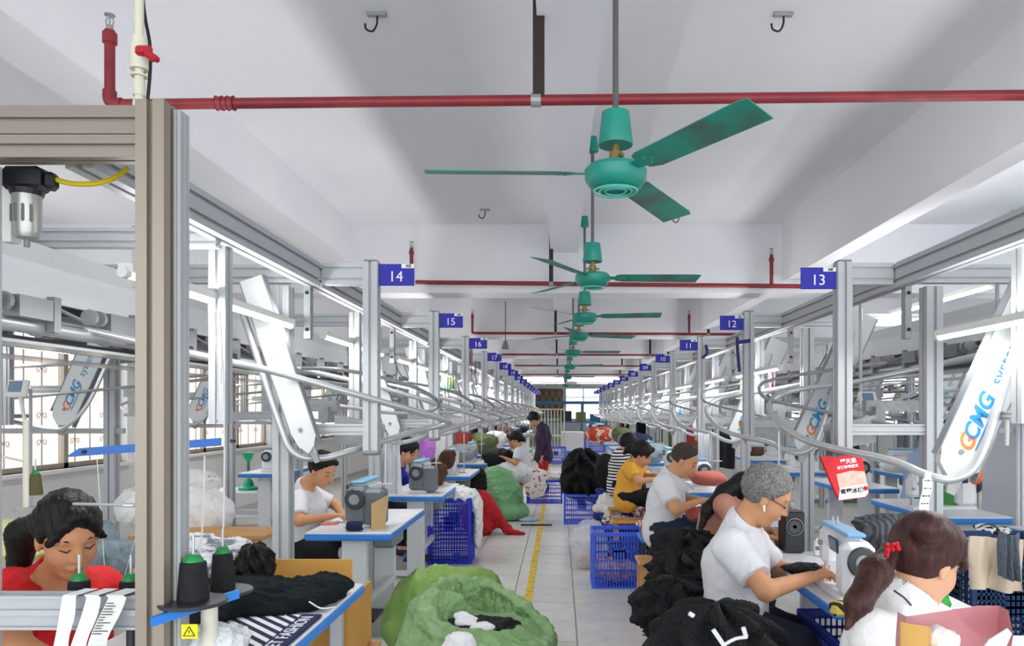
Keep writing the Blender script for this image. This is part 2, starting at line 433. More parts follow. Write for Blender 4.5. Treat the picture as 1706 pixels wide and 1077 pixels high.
# neighbouring house outside the windows, pale peach
struct(MB().b2((-9.3, -2, -1), (-9, 34, 2.6)).build('neighbour_wall', mat('peach_render', '#e9cdb8', .9, var=.1, vscale=2)))
FRM = mat('window_frame_bronze', '#a89c8c', .5, .3); GLS = mat('window_glass', '#e8f0f2', .05, alpha=.15, spec=.6)
IRON = mat('wrought_iron', '#8a7768', .6)
for i, (a, b) in enumerate(WIN):
    wroot = bpy.data.objects.new('window_%d' % (i+1), None); C.objects.link(wroot); wroot.location = (XL, a, z0); wroot['kind'] = 'structure'; ORG[wroot.name] = Vector((XL, a, z0))
    f = MB(); x = XL-.12
    for (q0, q1) in (((a, z0), (b, z0+.05)), ((a, z1-.05), (b, z1))): f.b2((x-.03, q0[0], q0[1]), (x+.03, q1[0], q1[1]))
    n = 3
    for k in range(n+1):
        y = a+(b-a)*k/n; f.b2((x-.03, y-.035, z0), (x+.03, y+.035, z1))
    f.build('window_frame', FRM, wroot)
    for k in range(n): MB().b2((x-.005, a+(b-a)*k/n+.04, z0+.05), (x+.005, a+(b-a)*(k+1)/n-.04, z1-.05)).build('pane', GLS, wroot)
    MB().b2((XL-.24, a-.05, z0-.04), (XL+.05, b+.05, z0)).build('window_sill', WALLM, wroot)
    if i < 2:
        g = MB(); nb = 11
        for k in range(1, nb*2):
            y = a+(b-a)*k/(nb*2)
            if k % 2: g.tube([(XL-.2, y, z0), (XL-.2, y, z1)], .008, 5)
            if k % 4 == 1:
                for zc in (1.22, 1.5, 1.98, 2.22):
                    for sg in (-1, 1):
                        pts = [(XL-.2, y+sg*(.012+.035)+math.cos(t_*.55)*(.038-.0025*t_)*-sg, zc+math.sin(t_*.55)*(.042-.0025*t_)) for t_ in range(14)]
                        g.tube(pts, .005, 4)
        g.build('scroll_grille', IRON, wroot)
# end of the hall: brown lattice screen, blue rail, glazed bay
es = thing('lattice_screen', (-.9, YB-.1, 1.3), 'brown diamond lattice screen on the far end wall of the hall', 'screen')
MB().b2((-2.6, YB-.08, 1.2), (.2, YB-.02, 3.0)).build('backing', mat('lattice_brown', '#a58a72', .7), es)
g = MB()
for i in range(9):
    x = -2.6+i*.35; g.bar((x, YB-.11, 1.2), (x+.9 if x+.9 < .3 else .2, YB-.11, 3.0 if x+.9 < .3 else 1.2+(.2-x)*2), .03, .05); g.bar((x+.1, YB-.12, 3.0), (min(x+1.0, .2), YB-.12, 1.2 if x+1 < .2 else 3.0-(.1-x)*2), .03, .05)
g.build('lattice', mat('lattice_dark', '#75604f', .7), es)
br = thing('blue_rack', (.6, 36, 0), 'blue steel storage rack across the far end of the aisle', 'rack')
BL2 = mat('rack_blue', '#3f83b4', .5)
g = MB()
for x in (-2.3, -.6, 1.1, 2.3):
    g.b2((x-.04, 35.9, 0), (x+.04, 36, 2.05)); g.b2((x-.04, 36.8, 0), (x+.04, 36.9, 2.05))
g.build('upright', BL2, br)
MB().b2((-2.4, 35.86, 1.9), (2.4, 35.94, 2.05)).b2((-2.4, 35.86, 1.0), (2.4, 36.9, 1.08)).build('beam', BL2, br)
for i, (x, cc, h_) in enumerate(((.35, '#39424c', .5), (1.05, '#b09a55', .45), (1.75, '#3a7fb5', .35), (-1.5, '#c7c7c2', .5), (.5, '#4d88b0', .3))):
    b_ = MB().rbox((x, 36.3, 1.08+h_/2), (.5 if i != 4 else .4, .5, h_), .02); o_ = b_.build('storage_box', mat('boxc%d' % i, cc, .7), org=(x, 36.3, 1.08))
    tag(o_, ['dark grey storage box on the far blue rack', 'tan cardboard storage box on the far blue rack', 'blue storage box on the far blue rack', 'pale grey storage box on the far blue rack', 'small light-blue box on the far blue rack'][i], 'box', 'boxes on the far rack')
    if i == 4: o_.location.z = .0
# far column
struct(MB().b2((7.2, 12, 0), (7.8, 12.6, SLAB)).build('column_far', WALLM))
# ------------------------------------------------------------------ ceiling fans
def make_fan(rod=1.0):
    t = thing('ceiling_fan', (0, 0, 0), '', 'ceiling fan', 'teal ceiling fans over the aisle')   # origin = centre of the motor
    MB().lathe([(.02, -.045), (.06, -.05), (.095, -.035), (.112, -.012), (.114, .022), (.1, .038), (.05, .045), (.02, .05)], seg=36).build('motor_housing', TEAL, t, True)
    g = MB()
    for r_ in (.035, .055, .075): g.lathe([(r_, -.052+.0*r_), (r_+.004, -.056), (r_+.008, -.05)], seg=30, cap=False)
    g.build('housing_ring', mat('fan_teal_light', '#5cc4b4', .3), t, True)
    MB().lathe([(.062, .115), (.064, .12), (.05, .235), (.03, .24)], seg=28).build('cup', TEAL, t, True)
    MB().tube([(0, 0, .04), (0, 0, .14)], .016, 10).lathe([(.024, .06), (.024, .09)], seg=10).bar((-.045, 0, .07), (.045, 0, .07), .012, .012).build('shackle', mat('brass_old', '#8c7a4e', .4, .7), t)
    MB().tube([(0, 0, .2), (0, 0, rod)], .011, 10).build('downrod', mat('rod_grey', '#6b6d6c', .4, .6), t)
    for k in range(3):
        a = 2*PI*k/3; U = Vector((math.cos(a), math.sin(a), 0)); V = Vector((-math.sin(a), math.cos(a), 0))
        tilt = V*math.cos(R(12))-Vector((0, 0, 1))*math.sin(R(12)); W = U.cross(tilt)
        b = MB().prism([(.15, -.045), (.18, -.058), (.66, -.066), (.7, -.058), (.685, .066), (.2, .058), (.15, .04)], -.0015, .0015, (Vector((0, 0, .012)), U, tilt, W)).build('blade', BLADE, t)
        h_ = MB().prism([(.085, -.016), (.17, -.03), (.22, -.03), (.22, .03), (.17, .03), (.085, .016)], -.004, -.001, (Vector((0, 0, .014)), U, tilt, W))
        for q in ((.185, -.018), (.185, .018), (.21, 0)): h_.lathe([(.005, -.004), (.005, .004)], c=Vector((0, 0, .01))+U*q[0]+tilt*q[1], seg=6)
        h_.build('blade_bracket', TEAL, b)
    return t
fan0 = make_fan(.92)
fl_ = ['teal ceiling fan nearest the camera, hanging in front of the red pipe', 'second teal fan along the aisle, level with sign 14', 'third teal fan along the aisle, just beyond the first cross beam', 'fourth teal fan along the aisle, at the third red pipe', 'fifth teal fan along the aisle', 'sixth teal fan along the aisle', 'seventh teal fan along the aisle before the far tube lamps', 'farthest teal fan before the end wall']
fans = [(.205, 2.7, .856, -58), (.215, 4.8, .856, 2), (.23, 6.75, .856, -8), (.22, 8.4, .856, 20), (.2, 10.8, .86, 125), (.2, 14.2, .86, 95), (.2, 18.5, .86, 10), (.2, 24.5, .87, 40)]
for i, (x, y, h, a) in enumerate(fans):
    f = fan0 if i == 0 else copy_tree(fan0)
    put(f, (x, y, HC+h), R(a)); f['label'] = fl_[i]
for f in [o for o in list(C.objects) if o.name.startswith('ceiling_fan')]:
    m_ = MB().lathe([(.036, -.1), (.04, -.09), (.03, -.005), (.012, 0)], seg=18)
    o_ = m_.build('ceiling_cup', TEAL); o_.parent = f; o_.location = (0, 0, .93)
f = copy_tree(fan0, 'teal ceiling fan hanging beyond the girder on the right'); put(f, (4.17, 6.8, HC+1.55), 0)
for ch in list(f.children): 
    if ch.name.startswith('blade'): pass
# ------------------------------------------------------------------ red sprinkler pipes
def sprinkler(p, h, m=REDP):
    x, y, z = p
    g = MB().tube([(x, y, z), (x, y, z+h)], .018, 10).lathe([(.025, h-.06), (.025, h-.03)], c=(x, y, z), seg=10)
    return g
def head(x, y, z, parent):
    g = MB().lathe([(.014, 0), (.014, .02)], c=(x, y, z), seg=8).tube([(x-.011, y, z+.015), (x-.016, y, z+.04), (x-.004, y, z+.06)], .003, 5).tube([(x+.011, y, z+.015), (x+.016, y, z+.04), (x+.004, y, z+.06)], .003, 5).lathe([(.02, .06), (.02, .064)], c=(x, y, z), seg=12).tube([(x, y, z+.02), (x, y, z+.06)], .003, 5)
    g.build('sprinkler_head', GALV, parent)
def pipe_row(y, z0_, z1_, x0, x1, risers, hangers, label, r=.021, elbow=None):
    t = thing('sprinkler_pipe', (x0, y, z0_), label, 'pipe', 'red sprinkler pipes under the ceiling')
    zz = lambda x: z0_+(z1_-z0_)*(x-x0)/(x1-x0)
    MB().tube([(x0, y, z0_), (x1, y, z1_)], r, 12).build('pipe', REDP, t, True)
    for x, hh in risers:
        sprinkler((x, y, zz(x)), hh).build('riser', REDP, t, True); head(x, y, zz(x)+hh, t)
    for x in hangers:
        MB().b2((x-.012 if y < 5 else x-.02, y-.02, zz(x)), (x+.034 if y < 5 else x+.02, y+.0, SLAB)).build('hanger_strap', BLACKM, t)
        MB().lathe([(r+.006, -.02), (r+.006, .02)], c=(x, y, zz(x)), axis='X', seg=12).build('pipe_clamp', GALV, t)
    return t, zz
t, zz = pipe_row(2.95, 2.775, 2.82, P(190, 0, 2.95).x, 2.6, [], [P(893, 0, 2.95).x, 2.3], 'near red sprinkler pipe running the full width in front of the camera')
x = P(183, 0, 2.95).x; z = HC+(686-165)*2.95/1232
MB().tube(curve_pts([(x+.05, 2.95, 2.775), (x+.015, 2.95, 2.778), (x, 2.95, 2.80), (x, 2.95, 2.83)], 4), .026, 12).build('elbow', REDP, t, True)
MB().tube([(x, 2.95, 2.81), (x, 2.95, 3.07)], .02, 12).lathe([(.027, 0), (.027, .04)], c=(x, 2.95, 3.02), seg=12).build('riser', REDP, t, True); head(x, 2.95, 3.07, t)
MB().lathe([(.03, -.012), (.026, -.01), (.026, .01), (.03, .012)], c=(P(385, 0, 2.95).x, 2.95, 2.78), axis='X', seg=12).lathe([(.03, -.012), (.026, -.01), (.026, .01), (.03, .012)], c=(P(366, 0, 2.95).x, 2.95, 2.78), axis='X', seg=12).lathe([(.025, -.03), (.025, .03)], c=(P(375, 0, 2.95).x, 2.95, 2.78), axis='X', seg=12).build('coupling', REDP, t)
pipe_row(7.15, HC+1.25, HC+1.21, -1.39, 2.4, [(-1.43, .33), (2.05, .3)], [-.08, 2.36], 'second red sprinkler pipe, in front of the first cross beam')
pipe_row(11.5, HC+1.22, HC+1.2, P(787, 0, 11.5).x, 3.0, [(P(787, 0, 11.5).x, .3), (P(1148, 0, 11.5).x, .3)], [-.06, P(1180, 0, 11.5).x], 'third red sprinkler pipe along the hall, behind sign 15')
BLKP = REDP
pipe_row(15.8, HC+1.22, HC+1.2, P(835, 0, 15.8).x, 3, [], [-.06, P(1083, 0, 15.8).x, P(1113, 0, 15.8).x], 'fourth sprinkler pipe along the hall')
pipe_row(20.1, HC+1.25, HC+1.23, P(857, 0, 20.1).x, 3, [], [-.06, 1.7, 2.2], 'fifth sprinkler pipe along the hall')
pipe_row(24.4, HC+1.22, HC+1.22, -1.6, 3, [], [-.06, 2.0], 'farthest sprinkler pipe along the hall')
# hooks in the ceiling
def hook(px, py, Y, label):
    p = P(px, py, Y); z = SLAB if Y < 7.2 else SLAB
    g = MB().rbox((p.x, Y, z-.008), (.09, .03, .016), .003)
    o = thing('ceiling_hook', (p.x, Y, z), label, 'hook', 'hooks in the ceiling'); g.build('plate', GALV, o)
    MB().tube(curve_pts([(p.x, Y, z), (p.x, Y, z-.05), (p.x-.02, Y, z-.085), (p.x-.05, Y, z-.075), (p.x-.055, Y, z-.05)], 4), .005, 6).build('hook_bar', DARK, o)
hook(628, 20, 3.43, 'black hook in the ceiling above the near red pipe, left of its hanger')
hook(1305, 22, 3.43, 'metal hook plate in the ceiling above the near red pipe, right of the fan')
hook(808, 348, 6.75, 'small hook in the ceiling left of the nearest fan')
hook(1131, 362, 6.9, 'small hook in the ceiling under a blade of the nearest fan')
# PVC air pipe with valve
p0 = P(232, 190, 2.12); x = p0.x
t = thing('air_pipe', (x, 2.12, 2.375), 'cream PVC air pipe dropping onto the left frame', 'pipe')
MB().tube([(x, 2.12, 2.37), (x, 2.12, SLAB)], .0125, 14).build('pipe', PVC, t, True)
for z0_, z1_, r_ in ((2.375, 2.40, .019), (2.415, 2.44, .017), (2.51, 2.515, .022), (2.455, 2.50, .016), (2.53, 2.6, .024), (2.6, 2.625, .019)):
    MB().lathe([(r_, z0_), (r_*1.02, (z0_+z1_)/2), (r_, z1_)], c=(x, 2.12, 0), seg=16).build('pipe_joint', PVC, t, True)
MB().rbox((x+.024, 2.1, 2.575), (.05, .02, .03), .008).rbox((x+.05, 2.09, 2.555), (.045, .018, .022), .008, Matrix.Rotation(R(35), 3, 'Y')).rbox((x+.068, 2.085, 2.545), (.015, .02, .018), .005).build('valve_handle', mat('valve_red', '#b11226', .4), t)
t = tag(MB().tube(curve_pts([(x-.03, 2.16, SLAB), (x-.015, 2.16, 2.8), (x+.01, 2.16, 2.6), (x-.01, 2.17, 2.42), (x-.03, 2.16, 2.33)], 5), .005, 6).build('black_cable', DARK, org=(x, 2.16, 2.3)), 'black cable hanging beside the cream air pipe', 'cable')
# air filter regulator and yellow hose
p = P(45, 300, 2.1); x, z = p.x, p.z
t = thing('air_filter', (x, 2.1, z-.2), 'black and silver air filter regulator under the left frame beam', 'air filter')
MB().rbox((x, 2.1, z), (.11, .07, .065), .012).lathe([(.04, -.045), (.045, -.03)], c=(x, 2.1, z), seg=20).rbox((x+.07, 2.1, z-.005), (.03, .04, .05), .01).build('regulator_body', DARK, t)
MB().lathe([(.012, -.17), (.03, -.165), (.036, -.15), (.037, -.04)], c=(x, 2.1, z), seg=24).build('bowl', mat('bowl_silver', '#b8b8b4', .3, .5, var=.1), t, True)
g = MB()
for a in (-130, -100, -70, -40): g.rbox((x+.037*math.cos(R(a)), 2.1+.037*math.sin(R(a)), z-.1), (.008, .008, .05), .003)
g.build('sight_slot', mat('slot', '#6b6a5e', .3), t)
MB().lathe([(.008, -.19), (.008, -.17)], c=(x, 2.1, z), seg=8).build('drain', GREYP, t)
MB().b2((x-.09, 2.12, z-.17), (x-.06, 2.16, z+.03)).build('bracket', WHITE, t)
tag(MB().tube(curve_pts([P(88, 298, 2.1), P(120, 306, 2.1), P(160, 306, 2.1), P(190, 297, 2.12), P(214, 280, 2.14)], 6), .0075, 10).build('yellow_hose', mat('hose_yellow', '#c9b11c', .35), org=P(88, 298, 2.1)), 'yellow air hose curving from the air filter', 'hose')
# ------------------------------------------------------------------ hanger-rail stations
S = 2.05
XcL, XcR = -2.3, 2.83
def logo(parent, O, U, V, sc=1.0):
    U = Vector(U).normalized(); V = Vector(V).normalized(); W = U.cross(V); O = Vector(O)+W*.001
    OR = mat('logo_orange', '#e8843a', .5); LB = mat('logo_blue', '#2f8cc4', .5)
    text('logo_letter', 'G', .15*sc, frameM(O+U*.0*sc, U, V), OR, parent, shear=.25, bold=.004*sc)
    text('logo_letters', 'CMG', .15*sc, frameM(O+U*.19*sc, U, V), LB, parent, shear=.25, bold=.004*sc)
    g = MB().prism([(-.02*sc, -.075*sc), (.32*sc, -.075*sc), (.345*sc, -.035*sc), (.335*sc, -.035*sc), (.31*sc, -.065*sc), (-.02*sc, -.065*sc)], 0, .0015, (O, U, V, W)).build('logo_underline', LB, parent)
    text('logo_word', 'systems', .125*sc, frameM(O+U*.64*sc-V*.005, U, V), mat('logo_blue2', '#3d86ad', .5), parent)
def arm(parent, bot, top, width, logo_on=True, sc=1.0, face=-1):
    bot = Vector(bot); top = Vector(top); U = (top-bot).normalized(); W = Vector((0, face, 0)); V = W.cross(U).normalized(); L = (top-bot).length; w2 = width/2
    # U along the arm, V across it, W to the viewer
    poly = [(-.0, -w2*.55), (.05, -w2), (L, -w2), (L, w2), (.09, w2), (.02, w2*.75), (-.03, w2*.1)]
    a = MB().prism(poly, -.045, 0, (bot, U, V, W)).build('lift_arm', PLATE, parent)
    MB().prism([(.0, -w2-.006), (L, -w2-.006), (L, -w2), (.05, -w2)], -.05, .004, (bot, U, V, W)).prism([(.05, w2), (L, w2), (L, w2+.006), (.05, w2+.006)], -.05, .004, (bot, U, V, W)).build('arm_edge', GREYP, a)
    MB().lathe([(.012, -.004), (.01, .004)], c=bot+U*.1+V*w2*.1+W*.002, axis='Y', seg=10).build('arm_bolt', GREYP, a)
    MB().prism([(-.09, -w2*.5), (.02, -w2*.6), (.02, w2*.2), (-.09, -w2*.1)], -.03, -.01, (bot, U, V, W)).build('arm_foot', GALV, a)
    if logo_on: logo(a, bot+U*.22*sc, U, V, sc)
    return a
ORD = ['first', 'second', 'third', 'fourth', 'fifth', 'sixth', 'seventh', 'eighth', 'ninth', 'tenth', 'eleventh', 'twelfth', 'thirteenth', 'fourteenth', 'fifteenth', 'sixteenth']
def make_station(m, full=True):
    # m=+1: aisle on the +x side (left block); m=-1: aisle on the -x side (right block)
    t = thing('hanger_station', (0, 0, 0), '', 'hanger station', 'aisle-side hanger stations')
    X = lambda u, y, z: (m*u, y, z)
    MB().prof(X(1.26, 0, 1.33), X(1.26, 0, 2.375), .08, .08).build('drop_post', ALU, t)
    MB().rbox(X(1.26, 0, 1.325), (.09, .09, .035), .012).build('bottom_cap', GREYP, t); MB().rbox(X(1.26, 0, 2.38), (.075, .075, .012), .004).build('top_cap', GREYP, t)
    MB().prof(X(.77, 0, 0), X(.77, 0, 2.24), .09, .09).build('post', ALU, t)
    MB().prof(X(.99, 0, 2.31), X(1.22, 0, 2.31), .06, .12).build('top_beam', ALU, t)
    MB().prof(X(.91, 0, 2.31), X(-1.2, 0, 2.31), .06, .1).build('cross_beam', ALU, t)
    MB().prof(X(.95, -.02, 2.30), X(.95, S-.02, 2.30), .08, .13).build('rail', ALU, t)
    MB().prof(X(.81, 0, 1.45), X(1.22, 0, 1.45), .045, .06).build('low_beam', ALU, t)
    g = MB().b2(X(.90, -.05, 1.95), X(.935, .0, 2.25)); g.build('hanger_bracket', GALV, t)
    for zb in (2.2, 2.0): MB().rbox(X(.918, -.055, zb), (.018, .012, .018), .004).build('bolt', DARK, t)
    # steel sheet gusset at the foot of the drop post
    gx = [(1.0, 1.37), (1.25, 1.33), (1.27, 1.47), (1.0, 1.53)]
    poly = [(m*a, b) for a, b in gx]
    MB().prism(poly, -.06, -.055, (Vector((0, .12, 0)), Vector((1, 0, 0)), Vector((0, 0, 1)), Vector((0, -1, 0)))).prism(poly, .0, .005, (Vector((0, .28, 0)), Vector((1, 0, 0)), Vector((0, 0, 1)), Vector((0, -1, 0)))).build('gusset', GALV, t)
    if m > 0:
        path = [(.0, -1.1, 1.97), (.6, -.62, 1.815), (.83, -.3, 1.755), (1.22, -.08, 1.635), (1.45, .1, 1.56), (1.6, .32, 1.505), (1.6, .55, 1.47), (1.45, .55, 1.44), (1.28, .25, 1.38), (1.15, -.05, 1.33), (1.02, -.15, 1.30), (.9, -.2, 1.33), (.82, -.2, 1.5), (.62, -.2, 2.1)]
        inner = [(.7, .5, 1.82), (1.0, .4, 1.8), (1.35, .5, 1.72), (1.5, .75, 1.62), (1.42, 1.0, 1.56), (1.15, 1.0, 1.54), (.75, .8, 1.6)]
        a0, a1 = (.98, -.22, 1.36), (.68, -.22, 2.25)
    else:
        path = [(.1, .1, 1.95), (.5, .45, 1.84), (.93, .7, 1.74), (1.25, .9, 1.69), (1.43, .8, 1.61), (1.49, .5, 1.51), (1.45, .0, 1.385), (1.27, -.6, 1.32), (1.18, -.78, 1.265), (1.08, -.84, 1.255), (.98, -.86, 1.36), (.84, -.86, 1.8), (.73, -.86, 2.12)]
        inner = [(.6, .95, 1.88), (1.0, 1.05, 1.83), (1.38, 1.1, 1.76), (1.46, .9, 1.66), (1.36, .7, 1.6), (1.1, .3, 1.52), (.9, .0, 1.46)]
        a0, a1 = (1.07, -.8, 1.275), (.62, -.8, 2.26)
    MB().tube(curve_pts([X(*q) for q in path], 6), .019, 10).build('track_tube', STEEL, t, True)
    MB().tube(curve_pts([X(*q) for q in inner], 5), .012, 6).build('return_rail', GALV, t, True)
    if m > 0:
        arm(t, X(*a0), X(*a1), .12, False)
    else:
        arm(t, X(*a0), X(*a1), .2, True, .66)
    # drop mechanism over the table
    g = MB().b2(X(.5, .55, 1.55), X(.9, .62, 1.62)).b2(X(.45, .5, 1.5), X(.52, .66, 1.95)).b2(X(.8, .5, 1.48), X(.86, .7, 1.58)); g.build('stop_unit', GALV, t)
    MB().tube([X(.3, .9, 2.2), X(.3, .9, 1.75)], .02, 8).tube([X(.3, .9, 1.75), X(.55, .9, 1.62)], .012, 6).build('air_cylinder', STEEL, t)
    MB().tube(curve_pts([X(.3, .85, 2.1), X(.45, .75, 1.85), X(.42, .72, 1.7), X(.6, .6, 1.63)], 4), .005, 5).build('air_line', DARK, t)
    return t
LBL_L = {}
stL = make_station(1); stR = make_station(-1)
def sign(x0, y, z, num, side, lab):
    # the plate runs from the post towards the aisle
    w_, h_ = .195, .12; cx = x0+side*w_/2
    t = thing('number_sign', (cx, y, z), lab, 'sign', 'blue numbered station signs')
    MB().rbox((cx, y, z), (w_, .006, h_), .0025).build('plate', SIGN, t)
    MB().rbox((cx+.062, y-.004, z+h_/2-.012), (.07, .003, .023), .001).build('maker_tab', INK, t)
    text('tab_lettering', 'AIE', .021, FACE((cx+.066, y-.0065, z+h_/2-.013)), INKK, t, bold=.0006)
    text('digits', num, .082, FACE((cx-.004 if side > 0 else cx+.0, y-.0045, z-.012)), INK, t)
def near_station(m, xc, label):
    t = thing('rail_end', (xc, S, 0), label, 'frame'); X = lambda u, y, z: (xc+m*u, S+y, z)
    MB().prof(X(.95, -1.2 if m < 0 else .03, 2.30), X(.95, S-.05, 2.30), .08, .13).build('rail', ALU, t)
    MB().prof(X(.91, .05, 2.31), X(-1.2, .05, 2.31), .06, .1).build('cross_beam', ALU, t)
near_station(1, XcL, 'aluminium rail and cross beam running back from the big left post')
near_station(-1, XcR, 'aluminium rail entering at the right edge towards station 13')
for k in range(2, 16):
    Y = S*k
    o = stL if k == 2 else copy_tree(stL)
    put(o, (XcL, Y, 0)); o['label'] = '%s hanger station of the left row, under sign %d' % (ORD[k-2], 12+k)
    sign(XcL+1.26+.045, Y-.02, HC+.754, '%d' % (12+k), 1, '%s sign of the left row, blue plate reading %d' % (ORD[k-2], 12+k))
for k in range(2, 15):
    Y = S*k
    o = stR if k == 2 else copy_tree(stR)
    put(o, (XcR, Y, 0)); o['label'] = '%s hanger station of the right row, under sign %02d' % (ORD[k-2], 15-k)
    sign(XcR-1.26-.045, Y-.02, HC+.735, '%02d' % (15-k), -1, '%s sign of the right row, blue plate reading %02d' % (ORD[k-2], 15-k))
# first left station: the end frame (post to the floor, deep beam, low beam with slot)
t = thing('end_frame', (-1.08, 2.02, 0), 'wide aluminium end frame in front of the woman in red', 'frame')
MB().prof((-1.081, 1.99, 0), (-1.081, 1.99, 2.375), .076, .08).build('end_post', mat('aluminium_warm', '#9a8f82', .4, .4), t)
MB().prof((-1.032, 2.02, 0), (-1.032, 2.02, 2.365), .018, .05).build('edge_strip', ALU, t)
MB().prof((-2.6, 1.99, 2.325), (-1.12, 1.99, 2.325), .06, .075).prof((-2.6, 1.99, 2.255), (-1.12, 1.99, 2.255), .06, .06).build('head_beam', mat('aluminium_warm2', '#91887e', .4, .4), t)
MB().prof((-2.6, 1.99, 1.015), (-1.12, 1.99, 1.015), .06, .09, g=.5).build('low_beam', ALU, t)
MB().prof((-1.555, 2.0, 0), (-1.555, 2.0, 2.22), .05, .06).build('inner_post', ALU, t)
# upper frame bars and lamp hangers on the left
t = thing('lamp_frame', (-2, 2.9, 2.2), 'thin aluminium cross bar behind the air filter', 'frame')
MB().prof((-3.4, 2.95, 2.24), (-1.36, 2.95, 2.24), .05, .075).build('bar', ALU, t)
MB().prof((-1.7, 3.0, 2.05), (-1.7, 3.0, 2.3), .04, .05).build('lamp_hanger', ALU, t)
# intermediate short posts under the rail, photographed between the stations
sp = thing('short_post', (0, 0, 0), '', 'post', 'short posts between the stations')
MB().prof((0, 0, 1.5), (0, 0, 2.24), .07, .07).build('post', ALU, sp); MB().prof((0, 0, 1.53), (.0, .5, 1.53), .03, .04).build('foot_bar', ALU, sp)
for k in range(1, 8):
    for side in (-1, 1):
        o = sp if (k == 1 and side == -1) else copy_tree(sp)
        x = XcL+.88 if side < 0 else XcR-.88
        put(o, (x, S*k+1.05, 0)); o['label'] = '%s short aluminium post under the %s rail, from the near end' % (ORD[k-1], 'left' if side < 0 else 'right')
# far-side stations of both blocks, and the window row
def make_far(m):
    t = thing('window_side_station', (0, 0, 0), '', 'hanger station', 'far-side hanger stations')
    X = lambda u, y, z: (m*u, y, z)
    MB().prof(X(0, 0, 0), X(0, 0, 2.3), .08, .08).build('post', ALU, t)
    MB().prof(X(.3, .0, 2.3), X(-1.0, 0, 2.3), .05, .08).build('cross_beam', ALU, t)
    MB().prof(X(-.62, -.25, 1.45), X(-.62, -.25, 2.3), .07, .05).build('drop_post', ALU, t)
    MB().prof(X(-.62, .0, 1.72), X(-.2, 0, 1.72), .04, .06).prof(X(-.9, .0, 1.4), X(.1, 0, 1.4), .03, .04).build('low_beam', ALU, t)
    arm(t, (-.32, 0-.12, 1.47), (-.05, -.12, 2.07), .19, True, .58)
    pts = [(1.0, .2, 1.75), (.5, .0, 1.66), (.06, -.1, 2.0), (-.1, -.12, 1.62), (-.25, -.14, 1.44), (-.38, -.14, 1.42), (-.6, -.14, 1.46), (-1.0, -.12, 1.56), (-1.2, .1, 1.62), (-1.1, .4, 1.7), (-.6, .6, 1.76)]
    MB().tube(curve_pts(pts[2:], 5), .015, 8).build('track_tube', STEEL, t, True)
    MB().tube([(-.9, .1, 1.9), (1.2, .35, 2.02)], .015, 8).tube([(-1.0, -.1, 1.62), (.9, -.15, 1.8)], .012, 8).build('brace_tube', GALV, t, True)
    MB().b2((-1.0, -.2, 1.5), (-.6, -.05, 1.53)).b2((-.98, -.15, 1.53), (-.9, -.05, 1.75)).b2((-1.05, -.12, 1.7), (-.85, -.02, 1.78)).build('stop_unit', GALV, t)
    return t
wf = make_far(1)
n_ = 0
for X0, y0, cnt, lb in ((-3.45, 5.7, 9, 'window-side hanger station'), (4.3, 3.9, 9, 'second-row hanger station on the right'), (6.3, 5.2, 7, 'third-row hanger station on the far right')):
    for k in range(cnt):
        o = wf if n_ == 0 else copy_tree(wf); n_ += 1
        put(o, (X0, y0+S*k, 0)); o['label'] = '%s, %s' % (lb, ['nearest of its row', 'second along its row', 'third along its row', 'fourth along its row', 'fifth along its row', 'sixth along its row', 'seventh along its row', 'eighth along its row', 'last of its row'][k])
# overhead conveyors
def conveyor(xc, y0, y1, label):
    t = thing('overhead_conveyor', (xc, y0, 1.9), label, 'conveyor', 'overhead conveyors')
    MB().b2((xc-.28, y0, 2.12), (xc+.28, y1, 2.2)).build('top_cover', PLATE, t)
    MB().b2((xc-.29, y0, 1.98), (xc-.27, y1, 2.12)).b2((xc+.27, y0, 1.98), (xc+.29, y1, 2.12)).build('side_cover', mat('cover_white', '#e2e5e8', .4), t)
    MB().b2((xc-.25, y0, 2.04), (xc+.25, y1, 2.06)).build('inner_deck', DARK, t)
    MB().tube([(xc+.25, y0, 1.88), (xc+.25, y1, 1.88)], .03, 10).tube([(xc-.25, y0, 1.88), (xc-.25, y1, 1.88)], .03, 10).build('running_tube', STEEL, t, True)
    MB().b2((xc+.2, y0, 1.8), (xc+.34, y1, 1.812)).b2((xc-.34, y0, 1.8), (xc-.2, y1, 1.812)).build('drip_guard', mat('guard_clear', '#d9dcdc', .2, alpha=.6), t)
    y = y0+.3; w_ = MB(); c_ = MB()
    while y < min(y1, y0+14):
        for sx in (-.3, .3):
            w_.lathe([(.035, -.01), (.035, .01)], c=(xc+sx, y, 1.95), axis='Y', seg=12).lathe([(.035, -.01), (.035, .01)], c=(xc+sx, y+.06, 1.95), axis='Y', seg=12)
            c_.b2((xc+sx-.03, y+.1, 1.90), (xc+sx+.03, y+.28, 1.98)).b2((xc+sx-.01, y+.3, 1.86), (xc+sx+.02, y+.34, 2.0)).tube([(xc+sx, y+.34, 1.96), (xc+sx, y+.5, 1.93)], .008, 5)
        y += .55
    w_.build('guide_roller', GALV, t)['kind'] = 'stuff'; c_.build('pusher', ALUD, t)['kind'] = 'stuff'
conveyor(XcL, 2.3, 34, 'long white overhead conveyor above the left block')
conveyor(XcR, 2.6, 32, 'long white overhead conveyor above the right block')
conveyor(5.3, 4, 26, 'long white overhead conveyor beyond the right block')
